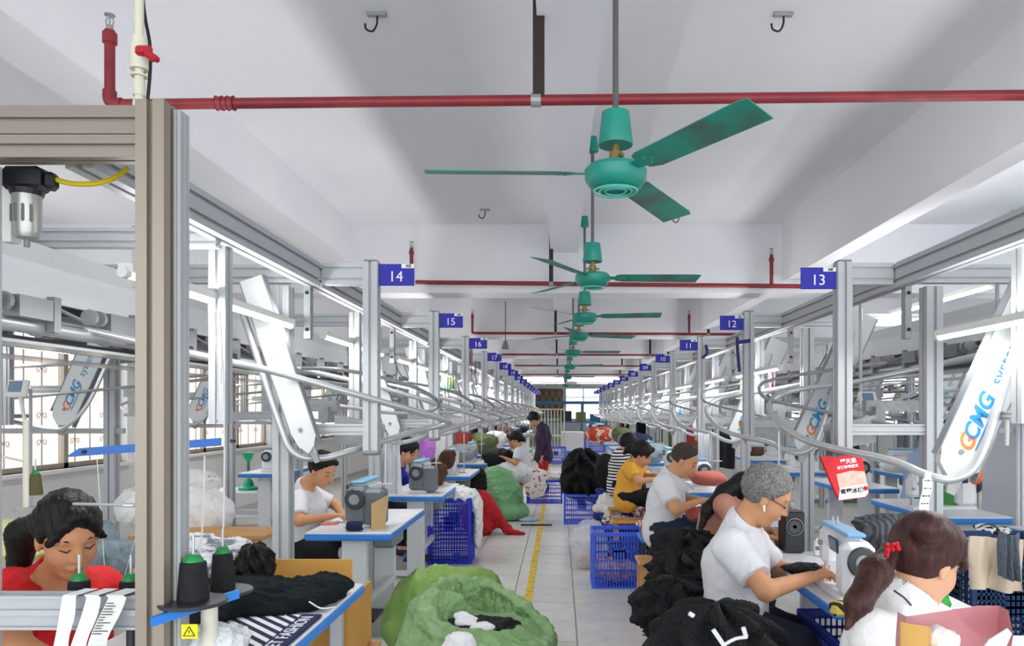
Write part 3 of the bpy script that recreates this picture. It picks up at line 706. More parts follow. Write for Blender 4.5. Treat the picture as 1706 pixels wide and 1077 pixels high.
# ------------------------------------------------------------------ tube lamps
def lamp(x, y0, z, L, label, group, horiz=False, power=None):
    t = thing('tube_lamp', (x, y0, z), label, 'lamp', group)
    if horiz: a, b = (x, y0, z), (x+L, y0, z)
    else: a, b = (x, y0, z), (x, y0+L, z)
    a = Vector(a); b = Vector(b); d = (b-a).normalized()
    MB().bar(a+Vector((0, 0, .018)), b+Vector((0, 0, .018)), .05, .03).build('fitting', WHITE, t)
    MB().tube([a, b], .0155, 10).build('tube', LAMPM, t, True)
    MB().tube([a-d*.02, a+d*.01], .018, 10).tube([b-d*.01, b+d*.02], .018, 10).build('end_cap', WHITE, t)
    ld = bpy.data.lights.new('tube_light', 'AREA'); ld.shape = 'RECTANGLE'; ld.size = .04; ld.size_y = L; ld.energy = power or LAMP; ld.color = (1, .99, .97)
    lo = bpy.data.objects.new('tube_light', ld); C.objects.link(lo); lo.parent = t; lo.location = (b-a)/2+Vector((0, 0, -.02))
    if horiz: lo.rotation_euler = (0, 0, R(90))
    l2 = bpy.data.lights.new('ceiling_fill_light', 'AREA'); l2.shape = 'RECTANGLE'; l2.size = .06; l2.size_y = L; l2.energy = (power or LAMP)*.6; l2.color = (1, .99, .98)  # extra upward light added above the fitting to brighten the ceiling
    o2 = bpy.data.objects.new('ceiling_fill_light', l2); C.objects.link(o2); o2.parent = t; o2.location = (b-a)/2+Vector((0, 0, .05)); o2.rotation_euler = (R(180), 0, R(90) if horiz else 0)
    return t
lamp(-1.45, 2.47, HC+.463, 1.52, 'tube lamp hung on the left frame ahead of station 14', 'tube lamps of the left block')
for k in range(1, 13):
    lamp(-1.45, 2.47+S*k+.02, HC+.463, 1.5, '%s tube lamp of the left rail, counted from the big post' % ORD[k], 'tube lamps of the left block')
for i, y in enumerate([2.1, 6.2]+[6.2+S*k for k in range(1, 10)]):
    lamp(1.85, y, HC+.362, 1.5, '%s tube lamp of the right rail, counted from the near end' % ORD[i], 'tube lamps of the right block')
lamp(2.75, 4.7, HC+.8, 1.5, 'tube lamp behind the post of station 13', 'tube lamps of the right block')
for i, y in enumerate((5.0, 9.2, 13.4)):
    lamp(-4.3, y, HC+.52, 1.5, ['near', 'middle', 'far'][i]+' tube lamp of the window row', 'tube lamps of the window row')
for i, y in enumerate((4.0, 7, 10, 13, 16)):
    lamp(5.0, y, HC+.5, 1.5, ['nearest', 'second', 'third', 'fourth', 'fifth'][i]+' tube lamp of the row on the far right', 'tube lamps of the far right row')
for i, (x, y) in enumerate(((-1.9, 29), (.7, 29), (-1.9, 33.5), (.7, 33.5))):
    lamp(x, y, 2.66+(.0 if i < 2 else .1), 2.1, ['left cross tube lamp at the end of the aisle, nearer pair', 'right cross tube lamp at the end of the aisle, nearer pair', 'left cross tube lamp at the end of the aisle, farther pair', 'right cross tube lamp at the end of the aisle, farther pair'][i], 'cross lamps at the end of the aisle', True, 40)
# ------------------------------------------------------------------ sewing tables, machines, stools
def make_table(board=True, w_=.55, L=1.15):
    t = thing('sewing_table', (0, 0, 0), '', 'table', 'sewing tables')     # origin: floor under the middle; long side along y
    zt = .785
    MB().rbox((0, 0, zt-.004), (w_-.01, L-.01, .012), .003).build('table_top', TOPW, t)
    MB().rbox((0, 0, zt-.028), (w_, L, .045), .01).build('edge_band', BLUEE, t)
    for s_ in (-1, 1):
        y = s_*(L/2-.16)
        g = MB().rbox((0, y, .38), (.16 if board else .07, .045, .72), .006).rbox((0, y, .73), (.42, .05, .03), .005).rbox((0, y, .05), (.5, .06, .05), .008)
        l_ = g.build('leg', mat('leg_white', '#dfe1e2', .4), t)
        for xf in (-.255, .255): MB().rbox((xf, y, .045), (.06, .07, .06), .008).build('foot_cap', BLUEE, l_)
    MB().rbox((-.06, 0, .11), (.24, .3, .02), .006).build('treadle', DARK, t)
    MB().rbox((.05, 0, .28), (.05, L-.36, .05), .006).build('stretcher', mat('leg_white', '', 0), t)
    MB().rbox((.1, .1, .66), (.16, .3, .14), .02).build('control_box', GREYP, t)
    return t
def make_machine(body, back=None, detail=True):
    t = thing('sewing_machine', (0, 0, 0), '', 'sewing machine', 'sewing machines')   # origin: table top, needle towards +y, operator on -x
    B = back or body
    MB().rbox((0, .02, .012), (.18, .5, .03), .008).build('bed', body, t)
    MB().rbox((0, -.17, .145), (.15, .15, .25), .03).build('column', B, t)
    MB().rbox((0, .04, .235), (.11, .44, .1), .03).rbox((0, .22, .17), (.1, .11, .16), .025).build('arm', body, t)
    MB().rbox((0, .03, .293), (.09, .44, .018), .006).build('top_cover', mat('machine_blue_strip', '#79b7dc', .35), t)
    MB().lathe([(.02, -.03), (.062, -.028), (.068, -.012), (.06, .0), (.04, .002)], c=(0, -.255, .19), axis='Y', seg=28).build('handwheel', mat('wheel_grey', '#3c4046', .4), t, True)
    MB().lathe([(.03, -.032), (.034, -.031)], c=(0, -.255, .19), axis='Y', seg=20).build('wheel_hub', GALV, t)
    MB().tube([(0, .245, .09), (0, .245, .02)], .005, 6).tube([(-.02, .245, .1), (-.02, .245, .03)], .007, 6).rbox((-.01, .25, .025), (.03, .03, .008), .002).build('needle_bar', STEEL, t)
    MB().rbox((-.078, -.1, .24), (.012, .13, .07), .006, Matrix.Rotation(R(-8), 3, 'Y')).build('control_panel', mat('panel_navy', '#2b3b52', .25), t)
    MB().tube([(0, .1, .3), (0, .1, .34)], .004, 6).lathe([(.009, .31), (.009, .318)], c=(0, .1, 0), seg=10).tube([(0, .18, .3), (0, .18, .33)], .004, 6).build('thread_guide', STEEL, t)
    MB().lathe([(.014, -.01), (.014, .01)], c=(-.058, .2, .2), axis='X', seg=12).lathe([(.01, -.01), (.01, .01)], c=(-.058, .25, .16), axis='X', seg=12).build('tension_dial', GALV, t)
    if detail:
        MB().tube([(.16, -.1, .02), (.16, -.1, .62)], .008, 8).tube([(.06, -.1, .6), (.26, -.1, .6)], .005, 6).lathe([(.05, .02), (.05, .026)], c=(.16, -.1, .25), seg=14).build('thread_stand', STEEL, t)
    return t
tb0 = make_table(); mc0 = make_machine(mat('machine_white', '#e8eaec', .35)); mcg = make_machine(mat('machine_white', '', 0), mat('machine_grey', '#70777f', .45)); MB().rbox((.11, -.16, .13), (.14, .15, .24), .02).build('motor_box', mat('machine_grey', '', 0), mcg)
ORD = ['first', 'second', 'third', 'fourth', 'fifth', 'sixth', 'seventh', 'eighth', 'ninth', 'tenth', 'eleventh', 'twelfth', 'thirteenth', 'fourteenth', 'fifteenth']
first = [True, True]
for k in range(13):
    Y = 5.22+S*k
    if k == 0: tb = tb0
    else: tb = copy_tree(tb0)
    put(tb, (-1.33, Y, 0)); tb['label'] = '%s blue-edged sewing table from the near end of the left row' % ORD[k] if k else 'blue-edged sewing table of the man in white on the left'
    mc = mcg if k == 0 else copy_tree(mcg) if k < 2 else (copy_tree(mc0) if not first[0] else mc0)
    if k >= 2: first[0] = False
    put(mc, (-1.33, Y-.15, .788)); mc['label'] = '%s sewing machine of the left row, counted from the near end' % ORD[k] if k else 'grey-backed sewing machine before the man in white on the left'
for k in range(13):
    Y = 3.46+S*k
    tb = copy_tree(tb0); put(tb, (1.345, Y, 0)); tb['label'] = '%s sewing table of the right row, counted from the near end' % ORD[k+1] if k else 'white sewing table where the grey-haired man works'
    mc = copy_tree(mc0); put(mc, (1.4, Y-.15, .788)); 
    if k == 0: put(mc, (1.2, 3.12, .788), R(-4)); mc.scale = (.86, .86, .9); [bpy.data.objects.remove(q) for q in list(mc.children) if q.name.startswith('thread_stand')]
    mc['label'] = '%s sewing machine of the right row, counted from the near end' % ORD[k+1] if k else 'large white sewing machine between the grey-haired man and ponytailed woman'
tb = copy_tree(tb0); put(tb, (1.35, 1.95, 0)); tb['label'] = 'sewing table at which the ponytailed woman leans'
# second rows
for i, (x, y, lb) in enumerate(((3.0, 5.9, 'behind the red printed bag'), (3.25, 4.35, 'beside the navy crates on the right'), (3.1, 7.9, 'beyond the red printed bag'), (3.1, 9.9, 'far along the second right row'), (-3.6, 4.2, 'behind the woman in red'), (-3.7, 9.7, 'near the window-side wall'))):
    tb = copy_tree(tb0); put(tb, (x, y, 0)); tb['label'] = 'sewing table '+lb
    mc = copy_tree(mc0); put(mc, (x+.0, y-.1, .788), R(90) if i < 2 else 0); mc['label'] = 'white sewing machine on the table '+lb
st = thing('stool', (0, 0, 0), '', 'stool', 'operators wooden stools')
MB().rbox((0, 0, .45), (.34, .3, .03), .008).build('seat', WOOD, st)
for sx in (-1, 1):
    for sy in (-1, 1): MB().bar((sx*.13, sy*.11, .44), (sx*.15, sy*.13, 0), .035, .035).build('leg', WOOD, st)
for i, (x, y, lb) in enumerate(((-1.85, 5.45, 'under the man in white on the left'), (.74, 3.35, 'under the grey-haired man'), (.74, 5.45, 'under the shaven-headed man'), (.7, 7.45, 'under the woman in yellow'), (.9, 4.6, 'under the long-haired woman'), (-2.05, 8.0, 'under the woman in blue'), (.72, 8.45, 'under the person in stripes'), (-.7, 11.0, 'under the woman in the white tee facing left'), (1.0, 2.3, 'under the ponytailed woman'), (-1.7, 2.5, 'under the woman in red'))):
    o = st if i == 0 else copy_tree(st); put(o, (x, y, 0)); o['label'] = 'wooden stool '+lb
# ------------------------------------------------------------------ crates
def crate_parts(t, w_, d_, h_, m, n=None, rows=6):
    T = .012
    g = MB()
    for z in (.012, h_-.02):
        g = MB()
        for s_ in (-1, 1):
            g.rbox((0, s_*(d_/2-T/2), z), (w_, T*1.6, .035 if z > .1 else .024), .003); g.rbox((s_*(w_/2-T/2), 0, z), (T*1.6, d_, .035 if z > .1 else .024), .003)
        g.build('top_rim' if z > .1 else 'bottom_rim', m, t)
    for sx in (-1, 1):
        for sy in (-1, 1): MB().rbox((sx*(w_/2-.014), sy*(d_/2-.014), h_/2), (.03, .03, h_-.01), .004).build('corner_post', m, t)
    def side(L, fn):
        g = MB(); nn = max(6, int(L/.026))
        for i in range(1, nn):
            u = -L/2+L*i/nn; g.box(*fn(u, h_/2, .0085, h_-.04))
        for j in range(1, rows):
            g.box(*fn(0, h_*j/rows, L-.03, .008 if j % 2 else .014))
        g.box(*fn(0, h_*.62, L*.24, h_*.2))
        return g
    for s_ in (-1, 1):
        o = side(w_, lambda u, z, a, b: ((u, s_*(d_/2-T/2), z), (a, .006, b))).build('side_lattice', m, t); o['kind'] = 'stuff'
        o = side(d_, lambda u, z, a, b: ((s_*(w_/2-T/2), u, z), (.006, a, b))).build('side_lattice', m, t); o['kind'] = 'stuff'
    MB().b2((-w_/2+.01, -d_/2+.01, .004), (w_/2-.01, d_/2-.01, .014)).build('bottom', m, t)
def crate(x, y, z, w_, d_, h_, label, m=CRB, group='blue plastic crates', rows=6, rz=0):
    t = thing('plastic_crate', (0, 0, 0), label, 'crate', group); crate_parts(t, w_, d_, h_, m, rows=rows); put(t, (x, y, z), rz); return t
crate(.52, 6.62, 0, .47, .4, .5, 'blue crate with open top in front of the shaven-headed man')
crate(.26+.05, 10.3, 0, .5, .42, .42, 'blue crate under the big black pile beside the aisle')
crate(-1.11, 7.62, 0, .44, .34, .68, 'tall blue crate below the white heap at the left of the aisle', mat('crate_blue_deep', '#2234d2', .42), rows=16)
crate(-.25, 12.6, 0, .6, .45, .4, 'blue crate holding pale patterned garments, left of the aisle', mat('crate_blue_deep', '', 0))
crate(.62, 6.9+.9, 0, .42, .35, .38, 'low blue crate of striped cloth behind the front blue crate', CRN)
crate(.62, 8.6, 0, .45, .36, .4, 'blue crate under the white gathered cloth on the right', CRN)
crate(1.35, 3.2, 0, .45, .6, .62, 'dark blue crate of red bundles under the right table', CRN, 'navy plastic crates', rows=14)
crate(2.45, 4.12, .0, .5, .35, .86, 'tall navy crate behind the ponytailed woman', mat('crate_teal', '#1f3f6e', .5), 'navy plastic crates', rows=24)
crate(2.75, 3.3, .0, .4, .35, .86, 'tall navy crate at the right edge under beige cloth', CRN, 'navy plastic crates', rows=12)
crate(-1.55, 9.4, .35, .45, .35, .35, 'small blue crate beyond the tall crate on the left', CRB)
crate(-2.9, 8.2, 0, .4, .3, .7, 'blue crate behind the man in white on the left', mat('crate_blue_deep', '', 0))
crate(.45, 19.5, 0, .6, .5, .5, 'far blue crate on the right of the aisle', CRB)
crate(-.1, 22, 0, .6, .5, .5, 'farthest blue crate in the middle of the aisle', CRB)
crate(1.0, 21, .4, .6, .5, .5, 'far blue crate before the red racks', CRB)
crate(.7, .0+3.5, .0, .42, .4, .45, 'blue crate under the hanks of black cloth beside the grey-haired man', CRB)
crate(.62, 2.55, 0, .5, .4, .42, 'blue crate under the nearest black hank pile', CRB)
# blue low bench between crates
t = thing('low_bench', (.95, 6.1, 0), 'low blue-topped bench behind the front blue crate', 'bench')
MB().rbox((.87, 6.15, .5), (.42, .34, .035), .008).build('bench_top', BLUEE, t)
for sx in (-1, 1):
    for sy in (-1, 1): MB().bar((.87+sx*.18, 6.15+sy*.13, .49), (.87+sx*.19, 6.15+sy*.14, 0), .03, .03).build('leg', mat('bench_navy', '#26324f', .5), t)
t = thing('side_bench', (.45, 9.2, 0), 'small blue bench beside the crate of the black pile', 'bench')
MB().rbox((.62, 9.6, .52), (.3, .3, .04), .01).build('bench_top', CRN, t)
for sx in (-1, 1):
    for sy in (-1, 1): MB().bar((.62+sx*.12, 9.6+sy*.12, .5), (.62+sx*.13, 9.6+sy*.13, 0), .03, .03).build('leg', CRN, t)
# ------------------------------------------------------------------ near left: narrow table, disc stand with cones, box, bar
t = thing('narrow_table', (-1.15, 2.25, 0), 'blue-edged table at bottom left under black garments', 'table')
MB().rbox((-1.16, 2.45, .80), (.62, 1.5, .012), .003).build('table_top', TOPW, t); MB().rbox((-1.16, 2.45, .777), (.635, 1.52, .04), .01).build('edge_band', BLUEE, t)
for y in (1.85, 3.05):
    for x in (-1.4, -.92): MB().rbox((x, y, .38), (.05, .05, .76), .008).build('leg', ALU, t)
ck = thing('striped_cloth', (-1.0, 2.3, .806), 'navy and white striped knit lying flat on the narrow table', 'cloth')
stm = stripes('navy_stripe', '#1a2142', '#f2f2f6', 11, 'X')
stm.node_tree.nodes['Wave Texture'].bands_direction = 'DIAGONAL'
MB().rbox((-1.08, 2.4, .812), (.30, .55, .01), .004).build('striped_panel', stm, ck)
MB().rbox((-.895, 2.4, .812), (.075, .55, .011), .004).build('lettered_band', NAVY, ck)
text('band_lettering', 'STREET FASHION', .062, frameM((-.895, 2.4, .8185), (0, 1, 0), (-1, 0, 0)), INK, ck)
def cone(px, pyb, Y, r0, r1, h_, label, cm=None):
    p = P(px, pyb, Y); t = thing('thread_cone', p, label, 'thread cone', 'black thread cones with green tops')
    MB().lathe([(r0, 0), (r0*1.01, .01), (r1, h_), (r1*.6, h_+.004)], c=p, seg=28).build('thread', cm or mat('thread_black', '#0d0d12', .7, bump=.4, bscale=200), t, True)
    MB().lathe([(r1*.8, h_-.005), (r1*.78, h_+.006), (r1*.5, h_+.02), (r1*.42, h_+.022)], c=p, seg=24).build('cone_core', mat('core_green', '#1d8a46', .4), t, True)
    MB().tube([p, p+Vector((0, 0, h_+.075))], .004, 8).build('spindle', STEEL, t)
cone(322, 1000, 2.0, .040, .033, .102, 'black thread cone with green top, just right of the big post')
cone(371, 982, 2.25, .036, .028, .108, 'smaller black thread cone with green top on the right disc')
cone(132, 1035, 2.12, .033, .028, .115, 'left black thread cone behind the low beam, before the woman in red')
cone(218, 1035, 2.14, .034, .029, .115, 'right black thread cone behind the low beam, next to the big post')
t = thing('cone_stand', (-1.0, 2.1, .95), 'blue thread-cone stand with dark discs', 'stand')
p = P(322, 1003, 2.0); q = P(371, 985, 2.25)
MB().lathe([(.085, -.006), (.088, 0), (.085, .004)], c=p, seg=32).lathe([(.085, -.006), (.088, 0), (.085, .004)], c=q, seg=32).build('disc', mat('disc_dark', '#3a3b40', .35), t, True)
MB().prism([(0, -.012), (.24, -.012), (.24, .012), (0, .012)], -.012, .0, (p+Vector((-.06, -.09, -.03)), Vector((.45, .62, .08)).normalized(), Vector((0, 0, 1)), Vector((.62, -.45, 0)).normalized())).build('blue_arm', BLUEE, t)
MB().tube([p+Vector((.02, .05, -.01)), p+Vector((.02, .05, -.25))], .022, 14).build('stand_pole', mat('cream_metal', '#d8d5c4', .4), t, True)
z_ = p.z-.06
MB().rbox((p.x-.0, p.y-.02, z_-.015), (.045, .003, .04), .001).build('warning_label', mat('label_yellow', '#e8e21c', .5), t)
fr = (Vector((p.x, p.y-.0225, z_-.015)), Vector((1, 0, 0)), Vector((0, 0, 1)), Vector((0, -1, 0)))
g = MB()
tri = [(0, .014), (.015, -.011), (-.015, -.011)]
for i in range(3):
    a_, b_ = tri[i], tri[(i+1) % 3]; A = fr[0]+fr[1]*a_[0]+fr[2]*a_[1]; B_ = fr[0]+fr[1]*b_[0]+fr[2]*b_[1]; g.bar(A, B_, .001, .0018)
g.box(fr[0], (.0022, .001, .008)); g.build('warning_mark', INKK, t)
for a_ in (P(132, 1036, 2.12), P(218, 1036, 2.14)): MB().lathe([(.06, -.007), (.062, -.003), (.06, .0)], c=a_, seg=24).tube([a_, (a_.x, a_.y, .8)], .012, 8).lathe([(.05, .79), (.05, .8)], c=(a_.x, a_.y, 0), seg=16).build('cone_plate', mat('disc_dark', '#3a3b40', .35), t, True)
# cone and table in the row behind the woman in red
cone(59, 825, 3.6, .032, .022, .1, 'olive thread cone behind the woman in red', mat('thread_olive', '#5d5a3a', .8, bump=.3, bscale=150))
# long blue bar with bolts
p = P(113, 757, 2.9); q = P(369, 738, 3.05)
t = thing('blue_bar', (p.x, p.y, p.z), 'long flat blue thread-guide bar behind the big post', 'bar')
U = (q-p).normalized()
MB().prism([(0, -.006), (.04, .02), ((q-p).length, .02), ((q-p).length, -.012), (0, -.012)], -.004, .004, (p, U, Vector((0, 0, 1)), U.cross(Vector((0, 0, 1))))).build('bar', mat('bar_blue', '#1c5fb0', .4), t)
g = MB()
for s_ in (.06, .28, .42, .6): g.lathe([(.008, -.012), (.008, .012)], c=p+U*s_+Vector((0, -.0, .004)), axis='Y', seg=10)
g.build('bolt', DARK, t)
MB().tube([p+U*.42+Vector((0, .02, 0)), p+U*.42+Vector((0, .02, -.45))], .002, 4).build('thread', THR, t)
MB().tube([p+U*.1, p+U*.13+Vector((0, 0, -.5))], .0012, 4).tube([p+U*.33, p+U*.2+Vector((0, 0, -.5))], .0012, 4).build('thread', THR, t)
for a_, b_ in (((357, 520), (362, 700)), ((366, 520), (368, 640)), ((341, 760), (330, 960)), ((372, 600), (370, 960))):
    tag(MB().tube(curve_pts([P(a_[0], a_[1], 2.6), P((a_[0]+b_[0])/2+3, (a_[1]+b_[1])/2, 2.6), P(b_[0], b_[1], 2.6)], 4), .0028, 5).build('cord', THR, org=P(a_[0], a_[1], 2.6)), {(357): 'white cord looped down from the left tube lamp', 366: 'shorter white cord beside the looped one under the left tube lamp', 341: 'white thread running down to the larger cone', 372: 'white thread running down to the smaller cone'}[a_[0]], 'cord')
tag(MB().tube([P(122, 840, 2.2), P(240, 843, 2.2)], .0045, 8).rbox(P(216, 842, 2.2), (.035, .015, .012), .003).build('thread_guide_rod', STEEL, org=P(122, 840, 2.2)), 'steel thread-guide rod in front of the head of the woman in red', 'rod')
# paper ribbons over the low beam
def ribbon(px0, wd, py1, label, mm, seed=0):
    Y = 1.945; p = P(px0, 1000, Y); w_ = wd*Y/1232; g = MB(); n = 10
    pts = []
    for i in range(4): pts.append((0, 2.03-.03*i, 1.064+.0015*i))
    zb = HC+(686-py1)*Y/1232
    for i in range(n+1):
        f = i/n; pts.append((.012*math.sin(f*3+seed)-.03*f, Y-.01-.02*math.sin(f*2.6), 1.063-(1.063-zb)*f))
    vs = []
    for (dx, y, z) in pts: vs += [(p.x+dx, y, z), (p.x+dx+w_, y-.004*math.sin(z*60), z), (p.x+dx, y-.0008, z+.0004), (p.x+dx+w_, y-.0008-.004*math.sin(z*60), z+.0004)]
    fs = []
    for i in range(len(pts)-1):
        a = i*4; fs += [(a, a+1, a+5, a+4), (a+2, a+6, a+7, a+3), (a, a+4, a+6, a+2), (a+1, a+3, a+7, a+5)]
    g.add(vs, fs); o = tag(g.build('paper_ribbon', mm, org=(p.x, Y, 1.06)), label, 'ribbon', 'paper ribbons over the low beam'); return o, p, w_
ribbon(108, 24, 1110, 'plain white paper ribbon, first of three over the low beam', WCL)
ribbon(142, 25, 1110, 'plain white paper ribbon, second of three over the low beam', WCL, 1)
o_, p, w_ = ribbon(178, 31, 1100, 'printed care-label ribbon, third of three over the low beam', mat('label_paper', '#dedfd9', .8), 2)
g = MB(); rnd = random.Random(3)
for i in range(12):
    z = 1.05-.0068*i; L = .012+.026*rnd.random(); ff = (1.063-z)/(1.063-(HC+(686-1100)*1.945/1232))
    g.box((p.x+.012*math.sin(ff*3+2)-.03*ff+.004+L/2, 1.945-.01-.02*math.sin(ff*2.6)-.005, z), (L, .0012, .0018))
g.build('print_lines', INKK, o_)
# cardboard box
t = thing('cardboard_box', (-.95, 3.2, 0), 'open tan cardboard box with raised flap behind the black garments', 'box')
Yc = 3.15; a = P(447, 932, Yc); b = P(587, 1004, Yc)
g = MB(); nx = 8
MB().rbox(((a.x+b.x)/2, Yc, (a.z+b.z)/2+.0), (b.x-a.x, .006, a.z-b.z), .002).build('flap', CARD, t)
MB().b2((a.x-.02, Yc+.01, .45), (b.x-.02, Yc+.4, .46)).b2((a.x-.02, Yc+.0, .45), (b.x-.02, Yc+.01, b.z+.01)).b2((b.x-.03, Yc+.01, .45), (b.x-.02, Yc+.4, b.z)).b2((a.x-.02, Yc+.01, .45), (a.x-.01, Yc+.4, b.z)).build('box_wall', CARD, t)
t = thing('wooden_stand', (-.98, 3.3, 0), 'pale wooden stand holding the cardboard box', 'stand')
MB().rbox(((a.x+b.x)/2, Yc+.2, .43), (b.x-a.x+.04, .46, .03), .005).build('stand_top', WOOD, t)
for x in (a.x, b.x-.02):
    for y in (Yc, Yc+.4): MB().rbox((x, y, .21), (.045, .045, .42), .004).build('leg', WOOD, t)
MB().rbox(((a.x+b.x)/2, Yc, .18), (b.x-a.x, .02, .05), .004).build('stand_rail', WOOD, t)
# wooden table with cloth, far left
t = thing('wooden_table', (-3.1, 6.4, 0), 'pale wooden table near the window wall', 'table')
MB().rbox((-3.05, 6.45, .49), (1.15, .5, .035), .005).build('table_top', WOOD, t)
for x in (-3.55, -2.55):
    for y in (6.25, 6.65): MB().rbox((x, y, .235), (.05, .05, .47), .004).build('leg', WOOD, t)
MB().rbox((-3.05, 6.24, .43), (1.0, .02, .07), .004).build('apron', WOOD, t)
# green plungers and tub by the wall
def plunger(x, y, h_, label):
    t = thing('funnel_stand', (x, y, .52), label, 'funnel', 'green funnels near the left wall'); z0_ = .52
    MB().lathe([(.13, 0), (.125, .03), (.07, .05), (.055, .12), (.03, .14), (.02, .16)], c=(x, y, z0_), seg=24).build('base', mat('green_plastic', '#1fae78', .4), t, True)
    MB().tube([(x, y, z0_+.15), (x, y, z0_+h_)], .018, 10).build('stem', mat('green_plastic_dark', '#178a60', .4), t, True)
    MB().lathe([(.02, h_-.01), (.05, h_+.03), (.075, h_+.1), (.08, h_+.11)], c=(x, y, z0_), seg=20).build('cup', mat('green_plastic', '', 0), t, True)
for x, y, z_ in ((-4.15, 9.8, 0), (-4.0, 10.1, 0)): pass
t = thing('low_shelf', (-3.9, 9.9, 0), 'low pale shelf carrying the green funnels', 'shelf')
MB().rbox((-3.95, 9.8, .5), (1.3, .6, .03), .005).rbox((-3.95, 9.8, .2), (1.3, .6, .03), .005).build('shelf_board', WCL, t)
for x in (-4.55, -3.35): MB().rbox((x, 9.8, .25), (.04, .58, .5), .005).build('leg', ALU, t)
plunger(-4.1, 9.75, .38, 'tall green funnel standing alone on the low shelf')
plunger(-3.8, 9.9, .36, 'green funnel behind the brown tub, left one')
plunger(-3.62, 9.9, .4, 'green funnel behind the brown tub, right one')
t = thing('tub', (-3.65, 9.6, .52), 'brown lettered tub of tools on the low shelf', 'tub')
MB().lathe([(.14, 0), (.17, .16), (.175, .2), (.15, .2), (.14, .05)], c=(-3.7, 9.58, .515), seg=24).build('tub_body', mat('tub_brown', '#8a4a28', .6, var=.2), t, True)
# red printed carrier bag
t = thing('carrier_bag', P(1408, 760, 3.9), 'red and white printed carrier bag hanging from the track tube', 'bag')
O = P(1408, 795, 3.9); U = Vector((.965, 0, .12)).normalized(); V = Vector((-.14, 0, .99)).normalized(); V = (V-U*V.dot(U)).normalized(); W = U.cross(V)
pxm = 3.9/1232; k_ = pxm
poly = [(-36*k_, 38*k_), (-20*k_, 38*k_), (-15*k_, 34*k_), (8*k_, 34*k_), (14*k_, 36*k_), (32*k_, 33*k_), (36*k_, -32*k_), (30*k_, -38*k_), (-14*k_, -38*k_), (-24*k_, -6*k_)]
fr = (O, U, V, W)
RB = mat('bag_red', '#e0202c', .5, bump=.1)
MB().prism([(x, y) for x, y in poly], -.03, .0, fr).build('bag_body', RB, t)
MB().prism([(-16*k_, -37*k_), (29*k_, -37*k_), (35*k_, -31*k_), (35*k_, -15*k_), (-11*k_, -17*k_)], 0, .0015, fr).build('white_band', INK, t)
MB().prism([(-12*k_, -17*k_), (35*k_, -15*k_), (33*k_, 5*k_), (12*k_, 9*k_), (-14*k_, 6*k_)], 0, .001, fr).build('pale_patch', mat('bag_pink', '#eda5a0', .6, col2='#f3d9c0', vscale=25), t)
MT = lambda u, v: frameM(O+U*u*k_+V*v*k_+W*.002, U, V)
text('bag_lettering', '蜜雪冰城', 9.5*k_, MT(8, -25), INKK, t, bold=.0008)
text('bag_headline', '雪天集', 9*k_, MT(8, 25), INK, t, bold=.0008)
text('bag_subline', '冰爽好喝夏天', 6*k_, MT(6, 16), INK, t, bold=.0006)
MB().lathe([(4*k_, .0), (4*k_, .002)], c=O+U*31*k_-V*23*k_-Vector((0, .003, 0)), axis='Y', seg=16).build('bag_emblem', mat('emblem_red', '#b8202c', .5), t)
# glass of detail on the right table: speaker, bottles, glasses stand
def speaker():
    p = P(1320, 880, 4.0); t = thing('loudspeaker', (p.x, 4.0, .79), 'black loudspeaker on the table beyond the grey-haired man', 'speaker')
    z0_ = .792; MB().rbox((p.x, 4.02, z0_+.11), (.11, .12, .22), .008).build('cabinet', DARK, t)
    MB().lathe([(.04, -.004), (.038, -.008), (.03, .0), (.01, -.004)], c=(p.x, 3.96, z0_+.14), axis='Y', seg=28).build('cone', mat('cone_grey', '#37393c', .4), t, True)
    MB().lathe([(.043, -.003), (.046, -.006), (.043, -.008)], c=(p.x, 3.96, z0_+.14), axis='Y', seg=28, cap=False).build('cone_ring', GALV, t, True)
speaker()
for i, (px, col, r_, h_, lb) in enumerate(((1362, '#dfe6e6', .02, .075, 'white thread spool beside the loudspeaker'), (1384, '#84c4cf', .022, .075, 'pale blue thread spool beside the loudspeaker'))):
    p = P(px, 905, 3.9); t = thing('thread_spool', (p.x, 3.9, .79), lb, 'spool')
    MB().lathe([(r_, .0), (r_*.95, h_)], c=(p.x, 3.9, .793), seg=20).build('thread', mat('spool%d' % i, col, .7), t, True); MB().lathe([(r_*.4, 0), (r_*.4, h_+.012)], c=(p.x, 3.9, .793), seg=10).build('spool_core', WHITE, t)
p = P(575, 872, 4.85)
t = thing('thread_spool', (p.x, 4.72, .79), 'navy thread spool beside the grey machine on the left', 'spool')
MB().lathe([(.028, -.05), (.03, -.04), (.03, .03), (.024, .05)], c=(-1.3, 4.7, .82), axis='X', seg=18).build('thread', NAVY, t, True); MB().lathe([(.01, -.055), (.01, .055)], c=(-1.3, 4.7, .82), axis='X', seg=10).build('spool_core', WHITE, t)
t = thing('paper_bag', (-.98, 4.95, .79), 'brown paper leaning on the machine at the left table', 'paper')
MB().prism([(0, 0), (.09, .0), (.12, .22), (.0, .17)], -.004, .0, (Vector((-1.2, 4.72, .79)), Vector((.8, .6, 0)).normalized(), Vector((0, 0, 1)), Vector((.6, -.8, 0)).normalized())).build('sheet', CARDL, t)
